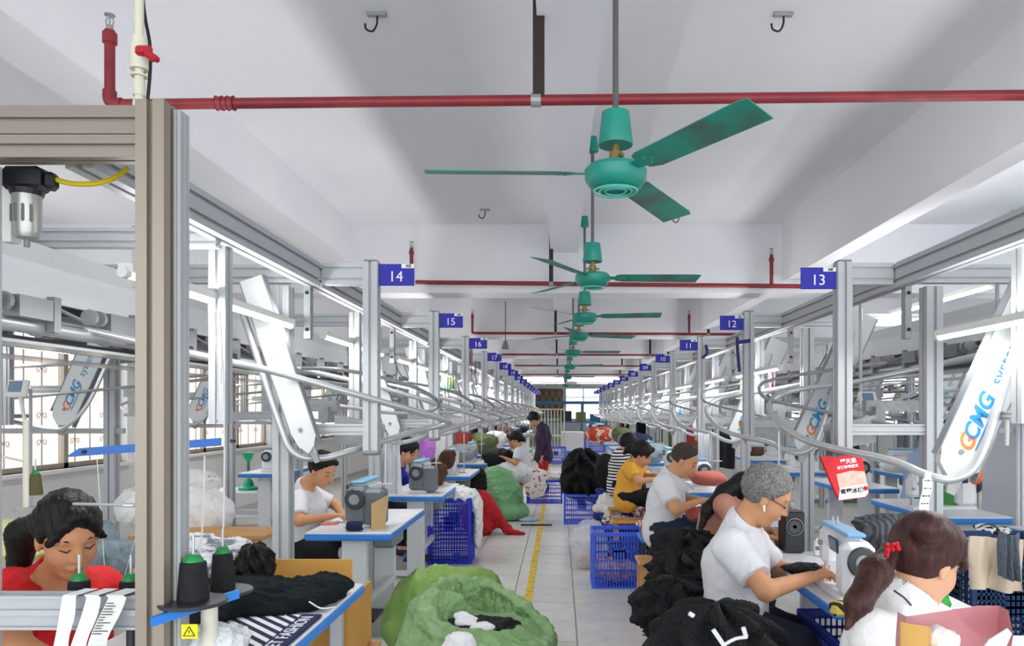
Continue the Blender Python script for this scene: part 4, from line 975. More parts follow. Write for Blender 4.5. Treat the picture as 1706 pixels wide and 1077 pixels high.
# tape-measure banner on the right arm, tie ribbons, tablet, orange cloth
p = P(1538, 800, 3.1)
t = thing('label_strip', P(1545, 790, 3.25), 'printed white label strip hanging from the lift arm tube', 'strip')
g = MB(); pr = MB(); rnd = random.Random(8)
for i in range(16):
    a = P(1548-i*.9, 786+i*6.4, 3.25); b = P(1548-(i+1)*.9, 786+(i+1)*6.4, 3.25); w_ = .042 if i > 1 else .03
    y0_, y1_ = 3.25+.006*math.sin(i), 3.25+.006*math.sin(i+1)
    g.add([(a.x-w_/2, y0_, a.z), (a.x+w_/2, y0_, a.z), (b.x+w_/2, y1_, b.z), (b.x-w_/2, y1_, b.z), (a.x-w_/2, y0_+.001, a.z), (a.x+w_/2, y0_+.001, a.z), (b.x+w_/2, y1_+.001, b.z), (b.x-w_/2, y1_+.001, b.z)], [(0, 3, 2, 1), (4, 5, 6, 7), (0, 4, 7, 3), (1, 2, 6, 5)])
    if i % 2 == 0 and i > 1:
        for q in range(3): pr.box((a.x-.012+.012*q, min(y0_, y1_)-.002, a.z-.006), (.007, .001, .003+.004*rnd.random()))
g.build('strip', WCL, t); pr.build('print_mark', INKK, t)
def tablet(px, py, Y, label, rz=20):
    p = P(px, py, Y); t = thing('control_tablet', p, label, 'tablet', 'station tablets')
    rt = Matrix.Rotation(R(rz), 3, 'Z') @ Matrix.Rotation(R(-15), 3, 'X')
    MB().rbox(p, (.14, .03, .12), .008, rt).build('case', WHITE, t); MB().tube([p+Vector((0, .03, 0)), p+Vector((0, .12, .0)), p+Vector((0, .12, (2.3 if px > 100 else .0)-p.z))], .012, 6).build('hanger_tube', ALU, t); MB().box(p+rt @ Vector((-.01, -.017, .01)), (.09, .002, .075), rt).build('screen', mat('screen_blue', '#7c93ad', .2), t)
    MB().tube([p+Vector((0, .02, -.05)), p+Vector((.02, .06, -.3))], .012, 8).build('mount_arm', WHITE, t)
tablet(1446, 668, 4.9, 'white control tablet behind the post of station 13')
tablet(1682, 655, 4.2, 'white control tablet at the right edge', -20)
tablet(30, 648, 5.0, 'white socket box with cables at the left window', 0)
# beige cloth over navy crate; white cabinet
t = thing('cabinet', (3.75, 6.1, 0), 'tall white cabinet at the right edge', 'cabinet')
MB().rbox((4.05, 6.15, .76), (.8, .5, 1.5), .01).build('cabinet_body', mat('cabinet_white', '#dcdde6', .5), t)
MB().rbox((4.05, 5.89, .78), (.74, .012, 1.4), .004).build('door', mat('cabinet_white', '', 0), t)
# far cream cage trolley and cloth-covered table
def cage(x, y, label, w_=.8, h_=1.5):
    t = thing('cage_trolley', (x, y, 0), label, 'trolley', 'cream cage trolleys'); CM = mat('cage_cream', '#dfdcc0', .5)
    g = MB()
    for xx in (-w_/2, w_/2): g.bar((x+xx, y, .12), (x+xx, y, h_+.15), .04, .04); g.bar((x+xx, y+.6, .12), (x+xx, y+.6, h_+.15), .04, .04)
    for z in (.2, .8, h_+.12): g.bar((x-w_/2, y, z), (x+w_/2, y, z), .035, .035); g.bar((x-w_/2, y+.6, z), (x+w_/2, y+.6, z), .035, .035)
    g.build('frame', CM, t)
    for i in range(1, 8): MB().bar((x-w_/2+w_*i/8, y, .2), (x-w_/2+w_*i/8, y, h_+.12), .03, .02).build('bar', CM, t)
    MB().rbox((x, y+.3, .15), (w_, .62, .04), .01).build('deck', CM, t)
    for xx in (-w_/2+.06, w_/2-.06): MB().lathe([(.05, -.015), (.05, .015)], c=(x+xx, y+.05, .05), axis='X', seg=12).build('wheel', DARK, t)
cage(-.25, 22.8, 'cream cage trolley standing behind the purple-clad woman', .8)
cage(-1.15, 23.6, 'second cream cage trolley, partly behind the stations')
t = thing('covered_table', (.35, 24, 0), 'table under a long white cloth at the end of the aisle', 'table')
MB().rbox((.42, 24.2, .45), (.75, .8, .88), .03).build('cloth', WCL, t); MB().rbox((.42, 24.2, .03), (.7, .74, .06), .01).build('plinth', mat('plinth_green', '#2d5a48', .6), t)
# ------------------------------------------------------------------ people
SKIN = lambda n, c_: mat('skin_'+n, c_, .55, var=.06, vscale=12, spec=.35)
def nv(v): v = np.array(v, float); return v/np.linalg.norm(v)
def person(label, head, face, neck, chest, pelvis, sh, el, wr, kn, an, skin, shirt, pants, hair, hairs=(), hairkind='short', res=.009, sleeve=.62, hs=1.0, lat=(0, 1, 0), build=1.0, hem=-.04, vneck=False, collar=None, curl=1.0, tilt=0, hairdisp=.003, long_coat=0, hcol='#17120f'):
    V = lambda v: np.array(v, float)
    head, neck, chest, pelvis = map(V, (head, neck, chest, pelvis)); sh = [V(x) for x in sh]; el = [V(x) for x in el]; wr = [V(x) for x in wr]; kn = [V(x) for x in kn]; an = [V(x) for x in an]
    allp = np.array([head, neck, chest, pelvis]+sh+el+wr+kn+an); lo = allp.min(0)-.22; hi = allp.max(0)+.22
    lo[2] = max(lo[2], 0)
    root = thing('person', (float(pelvis[0]), float(pelvis[1]), 0), label, 'person')
    f = nv(face); up0 = nv(head-neck+np.array([0, 0, .12])); l = nv(np.cross(up0, f)); u = np.cross(f, l)
    if tilt: l, u = nv(l*math.cos(tilt)+u*math.sin(tilt)), nv(u*math.cos(tilt)-l*math.sin(tilt))
    Bs = (f, l, u); H = lambda a, b, c: head+(f*a+l*b+u*c)*hs
    lat = nv(lat); B = build
    def torso(s, g, k=.05, top=True):
        shc = (sh[0]+sh[1])/2
        s.cap(pelvis, chest, (.118+g)*B, (.108+g)*B, k=.0, flat=(lat, 1.3)); s.cap(chest, shc+(0, 0, -.035), (.108+g)*B, (.085+g)*B, k=.06, flat=(lat, 1.35))
        s.cap(sh[0], sh[1], (.052+g)*B, k=.06); s.cap(shc, neck, .075*B+g, .06+g, k=.05)
    def armp(s, i, g, clipf=None, k=.03):
        if clipf is None:
            s.cap(sh[i], el[i], .047*B+g, .037*B+g, k=k); s.cap(el[i], wr[i], .037*B+g, .025+g, k=.02)
        else:
            c = sh[i]+(el[i]-sh[i])*min(clipf, 1.0)
            n_ = nv(el[i]-sh[i])
            s.cap(sh[i], sh[i]+(el[i]-sh[i])*min(1, clipf+.25), .05*B+g, .043*B+g, k=k, clip=[(c, n_)])
    b = SDF(lo, hi, res)
    torso(b, 0)
    b.cap(neck, H(-.02, 0, -.05), .053*hs, .047*hs, k=.03)
    # head
    b.ell(H(-.012, 0, .03), (.098*hs, .076*hs, .092*hs), Bs, k=.02); b.ell(H(.022, 0, -.035), (.072*hs, .06*hs, .085*hs), Bs, k=.025)
    b.ell(H(.05, 0, -.1), (.03*hs, .028*hs, .022*hs), Bs, k=.025); b.ell(H(.04, .036, -.035), (.036*hs, .026*hs, .032*hs), Bs, k=.02); b.ell(H(.04, -.036, -.035), (.036*hs, .026*hs, .032*hs), Bs, k=.02)
    b.cap(H(.072, 0, .03), H(.072, .03, .03), .013*hs, k=.02); b.cap(H(.072, 0, .03), H(.072, -.03, .03), .013*hs, k=.02)
    for s_ in (-1, 1): b.ell(H(.092, s_*.031, .006), (.014*hs, .018*hs, .012*hs), Bs, k=.012, op='s')
    b.cap(H(.086, 0, .012), H(.108, 0, -.028), .0085*hs, .0125*hs, k=.012); b.cap(H(.096, -.014, -.031), H(.096, .014, -.031), .008*hs, k=.008)
    for s_ in (-1, 1): b.ell(H(-.008, s_*.077, -.012), (.018*hs, .009*hs, .03*hs), Bs, k=.006)
    b.ell(H(.088, 0, -.06), (.016*hs, .026*hs, .012*hs), Bs, k=.01)
    for i in (0, 1):
        armp(b, i, 0)
        h = nv(wr[i]-el[i]); dn = nv(np.array([0, 0, -1.])-h*(-h[2])*1.0); sd = np.cross(h, dn); sg = -1 if np.dot(sd, wr[1-i]-wr[i]) > 0 else 1; sd = -sd*sg  # thumb towards the other hand
        w0 = wr[i]
        for q in (-.026, -.009, .009, .026): b.cap(w0, w0+h*.082+sd*q, .016, .0125, k=.008)
        for j, q in enumerate((.03, .011, -.009, -.029)):
            kk = w0+h*(.085-abs(q)*.2)+sd*q; L1 = (.04, .045, .042, .034)[j]*1.0
            d1 = nv(h*.85+dn*.5*curl); d2 = nv(h*.45+dn*.95*curl); m1 = kk+d1*L1; b.cap(kk, m1, .0092, .0082, k=.003); b.cap(m1, m1+d2*.034, .0082, .007, k=.002)
        tb = w0+h*.028+sd*.024; t1 = tb+nv(h*.7+sd*.6+dn*.35)*.042; b.cap(tb, t1, .0125, .01, k=.008); b.cap(t1, t1+nv(h*.9+dn*.3)*.03, .0098, .008, k=.003)
    hipo = .085*B
    hp = [pelvis-lat*hipo, pelvis+lat*hipo]
    for i in (0, 1):
        b.cap(hp[i], kn[i], .082*B, .056*B, k=.03); b.cap(kn[i], an[i], .054*B, .036, k=.02)
        b.cap(an[i], an[i]+nv(f*(1, 1, 0)+1e-6)*.14-np.array([0, 0, .035]), .036, .03, k=.02)
    bo = b.mesh('body', skin, root)
    # shirt
    s = SDF(lo, hi, res); g = .014; torso(s, g)
    s.cap(pelvis+(0, 0, hem), pelvis, (.12+g)*B+.004, (.12+g)*B, k=.02, flat=(lat, 1.28))
    if long_coat: s.cap(pelvis, pelvis-np.array([0, 0, long_coat]), (.13+g)*B, (.14+g)*B, k=.02, flat=(lat, 1.2))
    for i in (0, 1):
        if sleeve >= .99: s.cap(sh[i], el[i], .05*B+g, .043*B+g, k=.03); s.cap(el[i], el[i]+(wr[i]-el[i])*.9, .043*B+g, .035+g*.6, k=.02, clip=[(el[i]+(wr[i]-el[i])*.85, nv(wr[i]-el[i]))])
        else: armp(s, i, g+.006, sleeve, k=.035)
    nk = nv(head-neck)
    s.cap((sh[0]+sh[1])/2, neck+nk*.02, .075*B+g+.006, .053*hs+g+.005, k=.03)
    s.disp(.0055, 15, 3+len(label), ridge=.75, octs=3)
    s.cap(neck-nk*.004, neck+nk*.2, .053*hs+.006, .085, k=.004, op='s')
    s.cap(neck+nk*.125, neck+nk*.2, .11, k=.004, op='s')
    if vneck:
        fr = nv(np.cross(lat, [0, 0, 1])); fr = fr if np.dot(fr, f) > 0 else -fr
        for q in range(8):
            t_ = q/7; s.cap(neck+fr*(.06+.05*t_)+np.array([0, 0, -.0-.15*t_]), neck+fr*.3+np.array([0, 0, -.15*t_+.05]), .05*(1-t_)+.006, k=.006, op='s')
    s.mesh('shirt', shirt, root)
    if collar is not None:
        pts = []; a1 = nv(np.cross(nk, lat)); a2 = nv(np.cross(nk, a1))
        for q in range(25):
            a = 2*PI*q/24; pts.append(neck+nk*(.012+.012*math.cos(a))+(a1*math.cos(a)+a2*math.sin(a))*.067*hs)
        MB().tube(pts, .012, 6).build('collar', collar, root, True)
    p = SDF(lo, hi, res); g = .014
    p.cap(pelvis-lat*.02, pelvis+lat*.02, (.115)*B+g-.01, k=0, flat=(lat, 1.25), clip=[(pelvis+(0, 0, .04), (0, 0, 1))])
    for i in (0, 1): p.cap(hp[i], kn[i], .085*B+g, .062*B+g, k=.03); p.cap(kn[i], an[i], .06*B+g, .045+g, k=.02, clip=[(an[i]+(0, 0, .03), (0, 0, -1))])
    p.disp(.005, 22, 9+len(label), ridge=.8)
    p.mesh('trousers', pants, root)
    for i in (0, 1):
        q = an[i]+nv(f*(1, 1, 0)+1e-6)*.055; fd = nv(f*(1, 1, 0)+1e-6)
        sh_ = SDF(q-.2, q+.2, .01); sh_.cap(an[i]-fd*.03-(0, 0, .03), an[i]+fd*.13-(0, 0, .045), .047, .04, k=.01); sh_.plane((0, 0, max(0.004, an[i][2]-.085)), (0, 0, -1)); sh_.mesh('shoe', mat('shoe_dark', '#26262a', .6), root)
    # hair
    hr = SDF(head-.34, head+.34, max(.0055, res*.75)) if not hairs else SDF(np.minimum(head-.2, np.min([x[0] for x in hairs]+[x[1] for x in hairs], 0)-.08), np.maximum(head+.2, np.max([x[0] for x in hairs]+[x[1] for x in hairs], 0)+.08), max(.006, res*.75))
    if hairkind == 'crop': hr.ell(H(-.014, 0, .032), (.103*hs, .081*hs, .097*hs), Bs, k=0, clip=[(H(.028, 0, .04), f*.8-u*.6), (H(0, 0, -.03), -u)])
    elif hairkind == 'short': hr.ell(H(-.018, 0, .036), (.11*hs, .088*hs, .104*hs), Bs, k=0, clip=[(H(.022, 0, .022), f*.78-u*.62), (H(0, 0, -.065), -u)])
    else:
        hr.ell(H(-.018, 0, .034), (.112*hs, .09*hs, .106*hs), Bs, k=0, clip=[(H(.03, 0, .02), f*.80-u*.6), (H(0, 0, -.075), -u)])
        for s_ in (-1, 1): hr.cap(H(.07, 0, .105), H(.062, s_*.07, .02), .018*hs, .012*hs, k=.02)
    for a, b_, ra, rb in hairs: hr.cap(a, b_, ra, rb, k=.025)
    hd = float(hairdisp)
    def streak(p_):
        q = p_-head[:, None]; a = np.arctan2(l@q, u@q+.15); c_ = f@q
        return hd*(np.sin(a*95+6*np.sin(c_*22)+3*np.sin(a*9))*.6+np.sin(a*44+c_*30)*.5)
    hr.fn(streak)
    hr.mesh('hair', hair, root)
    # features
    g = MB()
    for s_ in (-1, 1): g.tube([Vector(H(.081, s_*.016, .002)), Vector(H(.088, s_*.03, -.003)), Vector(H(.076, s_*.047, .003))], [.0016*hs, .0024*hs, .0014*hs], 5)
    g.build('eyelash', mat('lash', '#1c1310', .8), root)
    g = MB()
    for s_ in (-1, 1): g.tube([Vector(H(.088, s_*.014, .027)), Vector(H(.086, s_*.032, .034)), Vector(H(.068, s_*.052, .028))], [.002*hs, .0032*hs, .0018*hs], 5)
    g.build('eyebrow', mat('brow', hcol, .8), root)
    MB().tube([Vector(H(.089, .02, -.06)), Vector(H(.1005, .008, -.057)), Vector(H(.102, 0, -.0585)), Vector(H(.1005, -.008, -.057)), Vector(H(.089, -.02, -.06))], [.001, .0042*hs, .0045*hs, .0042*hs, .001], 6).build('lips', mat('lips', '#a8564e', .5), root, True)
    return root, H
SK1 = SKIN('warm', '#d39a72'); SK2 = SKIN('tan', '#cc9068'); SK3 = SKIN('fair', '#e0a987')
HB = mat('hair_black', '#14100f', .5, bump=.4, bscale=90, stretch=(1, 1, .12), spec=.28)
HG = mat('hair_grey', '#9a9894', .5, col2='#383634', vscale=230, thr=(.32, .68), bump=.5, bscale=120, stretch=(1, 1, .35))
HBR = mat('hair_brown', '#4c2b25', .42, col2='#33191a', vscale=60, thr=(.35, .65), bump=.2, bscale=140, stretch=(1, 1, .12), spec=.3)
HCROP = mat('hair_crop', '#4a3a30', .7, col2='#241c18', vscale=60, bump=.4, bscale=200)
TEE = mat('tee_white', '#dfdfe3', .85, bump=.15, bscale=30)
# woman in red, front left
person('woman in a red v-neck top with a black ponytail bending over the left table',
       P(115, 893, 2.36), (.66, -.55, -.36), P(97, 962, 2.5), P(88, 1060, 2.5), P(82, 1190, 2.55),
       (P(22, 985, 2.38), P(168, 978, 2.66)), (P(30, 1075, 2.2), P(212, 1010, 2.75)), (P(110, 1110, 2.2), P(232, 965, 2.95)),
       (P(200, 1240, 2.4), P(240, 1210, 2.8)), ((-1.35, 2.4, .09), (-1.3, 2.8, .09)), SK2, mat('top_red', '#d8161c', .75, bump=.2), BLK, HB,
       hairs=[(P(75, 870, 2.46), P(40, 890, 2.5), .045, .05), (P(40, 890, 2.5), P(28, 965, 2.52), .05, .03), (P(100, 842, 2.3), P(66, 872, 2.32), .035, .03)],
       hairkind='long', res=.0065, sleeve=.75, lat=(.75, .66, 0), vneck=True, hs=1.05, build=1.0)
# man in white, left
r_, H = person('man in a white t-shirt sewing at the left table, looking down',
       P(537, 783, 5.4), (.8, -.28, -.5), P(508, 812, 5.48), P(512, 850, 5.48), P(500, 912, 5.48),
       (P(495, 833, 5.26), P(520, 826, 5.7)), (P(499, 868, 5.14), P(560, 842, 5.75)), (P(548, 861, 5.1), P(570, 858, 5.5)),
       (P(565, 915, 5.3), P(568, 905, 5.65)), ((-1.62, 5.3, .09), (-1.6, 5.65, .09)), SK1, TEE, BLK, HB,
       hairs=[(P(528, 765, 5.35), P(548, 764, 5.28), .045, .04), (P(548, 764, 5.28), P(560, 772, 5.25), .035, .02)], hairkind='short', res=.0095, sleeve=.78, build=1.02, hairdisp=.005)
# grey-haired man
r_, H = person('grey-haired man in a white polo shirt with earbud, sewing on the right',
       P(1277, 826, 3.3), (.84, -.1, -.5), P(1235, 872, 3.36), P(1226, 940, 3.36), P(1224, 1036, 3.36),
       (P(1218, 912, 3.15), P(1250, 900, 3.6)), (P(1276, 985, 2.98), P(1300, 952, 3.62)), (P(1352, 962, 3.08), P(1348, 948, 3.35)),
       (P(1330, 1075, 3.2), P(1335, 1060, 3.5)), ((1.15, 3.15, .09), (1.15, 3.5, .09)), SK1, TEE, mat('trousers_navy', '#161c2c', .85, bump=.3), HG,
       hairkind='short', res=.0065, sleeve=.72, build=1.12, collar=TEE, hs=1.04, hairdisp=.004, hem=-.05)
ear = H(-.004, -.09, -.025)
tag(MB().tube([Vector(ear), Vector(ear)+Vector((.002, -.002, -.028))], [.007, .003], 8).build('earbud', WHITE, org=Vector(ear)), 'white earbud in the ear of the grey-haired man', 'earbud')
a_, b_, c_ = Vector(H(-.01, -.085, .012)), Vector(H(.085, -.06, .008)), Vector(H(.1, -.03, .0))
t = thing('eyeglasses', a_, 'thin dark blue eyeglasses worn by the grey-haired man', 'eyeglasses')
MB().tube([a_, b_], .0022, 6).tube([Vector(H(.085, .06, .008)), Vector(H(-.01, .085, .012))], .0022, 6).build('temple', mat('frame_blue', '#2a3060', .4), t)
for s_ in (-1, 1): MB().tube([Vector(H(.105, s_*(.034)+.022*math.cos(a)*1.0, .0+.016*math.sin(a))) for a in [q*PI/8 for q in range(16)]], .0016, 5, closed=True).build('lens_rim', mat('frame_blue', '', 0), t)
# shaven-headed man
person('man with shaven head in a white t-shirt, third on the right side',
       P(1140, 767, 5.45), (.82, -.22, -.5), P(1117, 792, 5.5), P(1110, 832, 5.5), P(1102, 878, 5.5),
       (P(1105, 808, 5.28), P(1124, 803, 5.72)), (P(1126, 850, 5.1), P(1142, 832, 5.7)), (P(1158, 838, 5.15), P(1162, 832, 5.5)),
       (P(1162, 888, 5.35), P(1165, 880, 5.6)), ((1.05, 5.3, .09), (1.05, 5.6, .09)), SK1, TEE, mat('track_navy', '#16233a', .8, bump=.3), HCROP,
       hairkind='crop', res=.0095, sleeve=.75, build=1.06, hairdisp=.0008)
# long-haired woman bending
person('woman in dusty pink with long loose black hair bending over her work',
       P(1238, 826, 4.5), (.7, .2, -.75), P(1213, 835, 4.5), P(1200, 862, 4.5), P(1185, 915, 4.5),
       (P(1207, 842, 4.3), P(1215, 842, 4.75)), (P(1232, 890, 4.2), P(1250, 880, 4.7)), (P(1275, 895, 4.3), P(1285, 885, 4.6)),
       (P(1275, 935, 4.4), P(1275, 925, 4.6)), ((1.2, 4.35, .09), (1.2, 4.65, .09)), SK2, mat('dusty_pink', '#b9806c', .85, bump=.3), BLK, HB,
       hairs=[(P(1240, 800, 4.45), P(1205, 822, 4.4), .05, .05), (P(1205, 822, 4.38), P(1178, 850, 4.34), .045, .035), (P(1178, 850, 4.34), P(1166, 886, 4.32), .035, .012), (P(1215, 815, 4.5), P(1186, 845, 4.48), .04, .02)],
       hairkind='long', res=.0095, sleeve=.99, build=.92)
# yellow tee woman
person('woman in a yellow t-shirt with tied black hair, fourth on the right',
       P(1069, 758, 7.45), (.82, -.2, -.5), P(1055, 775, 7.5), P(1050, 795, 7.5), P(1044, 826, 7.5),
       (P(1048, 781, 7.32), P(1060, 779, 7.7)), (P(1064, 802, 7.2), P(1076, 795, 7.7)), (P(1088, 799, 7.25), P(1092, 792, 7.5)),
       (P(1085, 832, 7.4), P(1086, 826, 7.6)), ((.95, 7.35, .09), (.95, 7.65, .09)), SK1, mat('tee_yellow', '#e9a93a', .8, bump=.15), BLK, HB,
       hairs=[(P(1060, 748, 7.5), P(1048, 748, 7.5), .05, .045), (P(1048, 748, 7.5), P(1040, 756, 7.5), .04, .015)], hairkind='long', res=.012, sleeve=.7, build=1.0, hairdisp=.006)
# striped person
person('person in a black and white striped top behind the woman in yellow',
       P(1047, 742, 8.5), (.82, .1, -.5), P(1037, 756, 8.5), P(1033, 776, 8.5), P(1030, 806, 8.5),
       (P(1029, 762, 8.35), P(1038, 761, 8.7)), (P(1045, 785, 8.3), P(1050, 780, 8.7)), (P(1065, 782, 8.3), P(1066, 778, 8.6)),
       (P(1065, 812, 8.4), P(1065, 808, 8.6)), ((.9, 8.35, .09), (.9, 8.65, .09)), SK1, stripes('tee_stripe', '#20222a', '#ececef', 9.0, 'Z'), BLK, HB, hairkind='short', res=.013, sleeve=.7)
# woman in blue with pink collar, left
person('woman in a blue jacket with pink collar sewing behind hanging white cloth',
       P(680, 752, 8.0), (.84, -.2, -.45), P(664, 776, 8.05), P(640, 795, 8.05), P(610, 840, 8.1),
       (P(650, 787, 7.85), P(660, 783, 8.3)), (P(660, 825, 7.7), P(690, 815, 8.3)), (P(695, 822, 7.8), P(705, 815, 8.1)),
       (P(670, 850, 7.9), P(670, 845, 8.2)), ((-1.7, 7.9, .09), (-1.7, 8.2, .09)), SK3, mat('jacket_blue', '#2f3fc4', .7, bump=.3), BLK, HB,
       hairs=[(P(672, 742, 8.02), P(664, 752, 8.05), .05, .04)], hairkind='long', res=.012, sleeve=.99, build=1.15, collar=mat('collar_pink', '#e8b7b8', .8), hs=1.1)
# woman in white facing left
person('woman in a white t-shirt seated at the left of the aisle, facing left',
       P(858, 734, 11.0), (-.84, -.15, -.4), P(868, 748, 11.0), P(870, 763, 11.0), P(872, 787, 11.0),
       (P(864, 754, 10.82), P(872, 753, 11.2)), (P(859, 772, 10.75), P(860, 768, 11.2)), (P(842, 764, 10.8), P(842, 760, 11.1)),
       (P(845, 790, 10.9), P(846, 788, 11.1)), ((-.85, 10.9, .09), (-.85, 11.15, .09)), SK1, TEE, mat('patterned_brown', '#5a4b46', .8, col2='#221c1c', vscale=30), HB,
       hairs=[(P(866, 728, 11), P(873, 734, 11), .05, .03)], hairkind='long', res=.014, sleeve=.7)
# standing woman in purple
person('standing woman in a dark purple jacket and red patterned trousers, head bowed',
       P(890, 700, 14.0), (-.75, -.2, -.62), P(900, 709, 14.0), P(905, 728, 14.0), P(906, 756, 14.0),
       (P(903, 716, 13.82), P(906, 715, 14.2)), (P(909, 741, 13.72), P(908, 740, 14.25)), (P(903, 762, 13.75), P(902, 760, 14.2)),
       (P(905, 788, 13.9), P(905, 787, 14.1)), ((P(905, 0, 14).x, 13.9, .09), (P(905, 0, 14).x, 14.1, .09)), SK1, mat('jacket_purple', '#2e1a3c', .8, bump=.3), mat('red_pattern', '#b51724', .8, col2='#d8a8a0', vscale=16, thr=(.3, .36)), HB,
       hairs=[(P(892, 692, 14), P(886, 690, 14), .06, .05)], hairkind='long', res=.014, sleeve=.99, long_coat=.05, hairdisp=.008, build=1.18)
# ponytailed woman, front right
pt = [(P(1480, 925, 2.24), P(1458, 955, 2.18), .03, .045), (P(1458, 955, 2.18), P(1430, 1005, 2.12), .045, .036), (P(1430, 1005, 2.12), P(1410, 1048, 2.1), .034, .008)]
r_, H = person('woman with a long brown ponytail in a white top at the front right',
       P(1543, 935, 2.32), (.86, .3, -.38), P(1505, 998, 2.3), P(1480, 1090, 2.3), P(1460, 1200, 2.32),
       (P(1452, 1055, 2.12), P(1560, 1040, 2.52)), (P(1500, 1180, 2.0), P(1640, 1100, 2.5)), (P(1600, 1180, 2.05), P(1720, 1110, 2.4)),
       (P(1650, 1240, 2.2), P(1650, 1230, 2.5)), ((1.35, 2.2, .09), (1.35, 2.5, .09)), SK3, mat('knit_white', '#f0efec', .9, bump=.2, bscale=60), BLK, HBR,
       hairs=pt+[(P(1545, 880, 2.22), P(1590, 900, 2.3), .05, .03)], hairkind='long', res=.0065, sleeve=.99, hs=1.1, build=1.0, hairdisp=.0014)
p = P(1484, 915, 2.16)
t = thing('hair_tie', p, 'hair tie of shiny red beads on the brown ponytail', 'hair tie')
rnd = random.Random(5)
for i in range(7):
    c_ = P(1478+9*(i % 3)+rnd.uniform(-2, 2), 908+8*(i//3)+rnd.uniform(-2, 2), 2.15+rnd.uniform(-.01, .01))
    MB().lathe([(.001, -.0085), (.006, -.006), (.0085, 0), (.006, .006), (.001, .0085)], c=c_, seg=12).build('bead', mat('bead_red', '#c4161e', .15), t, True)
tag(MB().tube(curve_pts([P(1490, 985, 2.17), P(1510, 1000, 2.2), P(1530, 1025, 2.26), P(1545, 1040, 2.3)], 5), .003, 6).build('neck_cord', DARK, org=P(1500, 990, 2.2)), 'thin black cord round the neck of the ponytailed woman', 'cord')
# blue shirt operator in second row
person('operator in a pale blue shirt beyond the label strip, mostly hidden',
       P(1548, 735, 7.0), (.8, .1, -.5), P(1538, 757, 7.0), P(1532, 785, 7.0), P(1528, 830, 7.0),
       (P(1525, 768, 6.85), P(1545, 766, 7.2)), (P(1545, 805, 6.75), P(1560, 800, 7.2)), (P(1575, 810, 6.8), P(1580, 805, 7.1)),
       (P(1575, 838, 6.9), P(1575, 834, 7.1)), ((3.7, 6.9, .09), (3.7, 7.15, .09)), SK1, mat('shirt_pale_blue', '#9fb3d6', .8, bump=.2), BLK, HB, hairkind='short', res=.013, sleeve=.7)
# ------------------------------------------------------------------ sacks, heaps and garments
def strands(name, label, c, r, m, seed, res=.008, amp=.012, nf=70, floor=None, group=None, cat='cloth pile'):
    # a mound of hanging cloth strips: ridges run from the top down
    c = np.array(c, float); r = np.array(r, float); e = .08
    s = SDF(c-r-e, c+r+e, res); s.ell(c, r, k=0); rng = np.random.RandomState(seed)
    for i in range(5):
        a = rng.rand()*6.28; s.ell(c+np.array([math.cos(a)*r[0]*.5, math.sin(a)*r[1]*.5, (rng.rand()-.45)*r[2]*.8]), r*(.45+.25*rng.rand()), k=min(r)*.2)
    ph = rng.rand(4)*6
    def f(p):
        q = p-c[:, None]; a = np.arctan2(q[1], q[0]); h = q[2]/r[2]
        wv = a*nf+5*np.sin(h*3+ph[0])+3*np.sin(a*5+h*4+ph[1])
        return amp*(np.abs(np.sin(wv*.5))-.5)+amp*1.6*np.sin(a*9+h*5+ph[2])+amp*1.2*np.sin(h*9+3*np.sin(a*3+ph[3]))
    s.fn(f)
    if floor is not None: s.plane((0, 0, floor), (0, 0, -1))
    return tag(s.mesh(name, m, org=(float(c[0]), float(c[1]), floor if floor is not None else float(c[2]-r[2]))), label, cat, group)
def rad(px, Y): return px*Y/1232
BG = 'hanks of black cloth strips'
strands('black_hank_pile', 'nearest mound of black cloth strips tied with white ribbon, bottom right of centre', P(1195, 1085, 2.62), (.235, .22, .17), BLK, 1, .006, .009, 80, group=BG)
strands('black_hank_pile', 'shaggy black mound hanging over a crate beside the aisle', P(1130, 1012, 3.5), (.2, .22, .13), BLK, 2, .007, .012, 60, group=BG)
strands('black_hank_pile', 'black mound behind the back of the grey-haired man, upper one', P(1150, 925, 4.35), (.2, .25, .13), BLK, 3, .008, .011, 50, group=BG)
strands('black_hank_pile', 'black mound directly left of the grey-haired man', P(1140, 960, 3.9), (.18, .22, .12), BLK, 4, .008, .012, 50, group=BG)
strands('black_hank_pile', 'big black heap on the blue crate beside the aisle', P(973, 790, 10.3), (.28, .3, .33), BLK, 5, .012, .02, 26, group=BG)
strands('black_hank_pile', 'lower black heap behind the big black heap', (.73, 11.2, .38), (.24, .3, .4), BLK, 6, .014, .02, 26, group=BG)
heap('black_cloth_heap', 'rounded black cloth heap behind the person in stripes', 'cloth pile', (.6, 9.5, .78), (.15, .15, .24), BLK, .02, 12, 7, .014, group=BG)
t = thing('ribbon_tie', P(1230, 1055, 2.4), 'white ribbon ties on the nearest black mound', 'ribbon')
for a in ([(1188, 1050), (1205, 1075)], [(1203, 1077), (1225, 1065), (1245, 1062)], [(1238, 1046), (1243, 1062)], [(1148, 1022), (1156, 1027)]):
    q = [P(x, y, 2.385) for x, y in a]; MB().tube(curve_pts(q, 3), .008 if len(a) == 2 else .006, 5).build('ribbon', WCL, t)
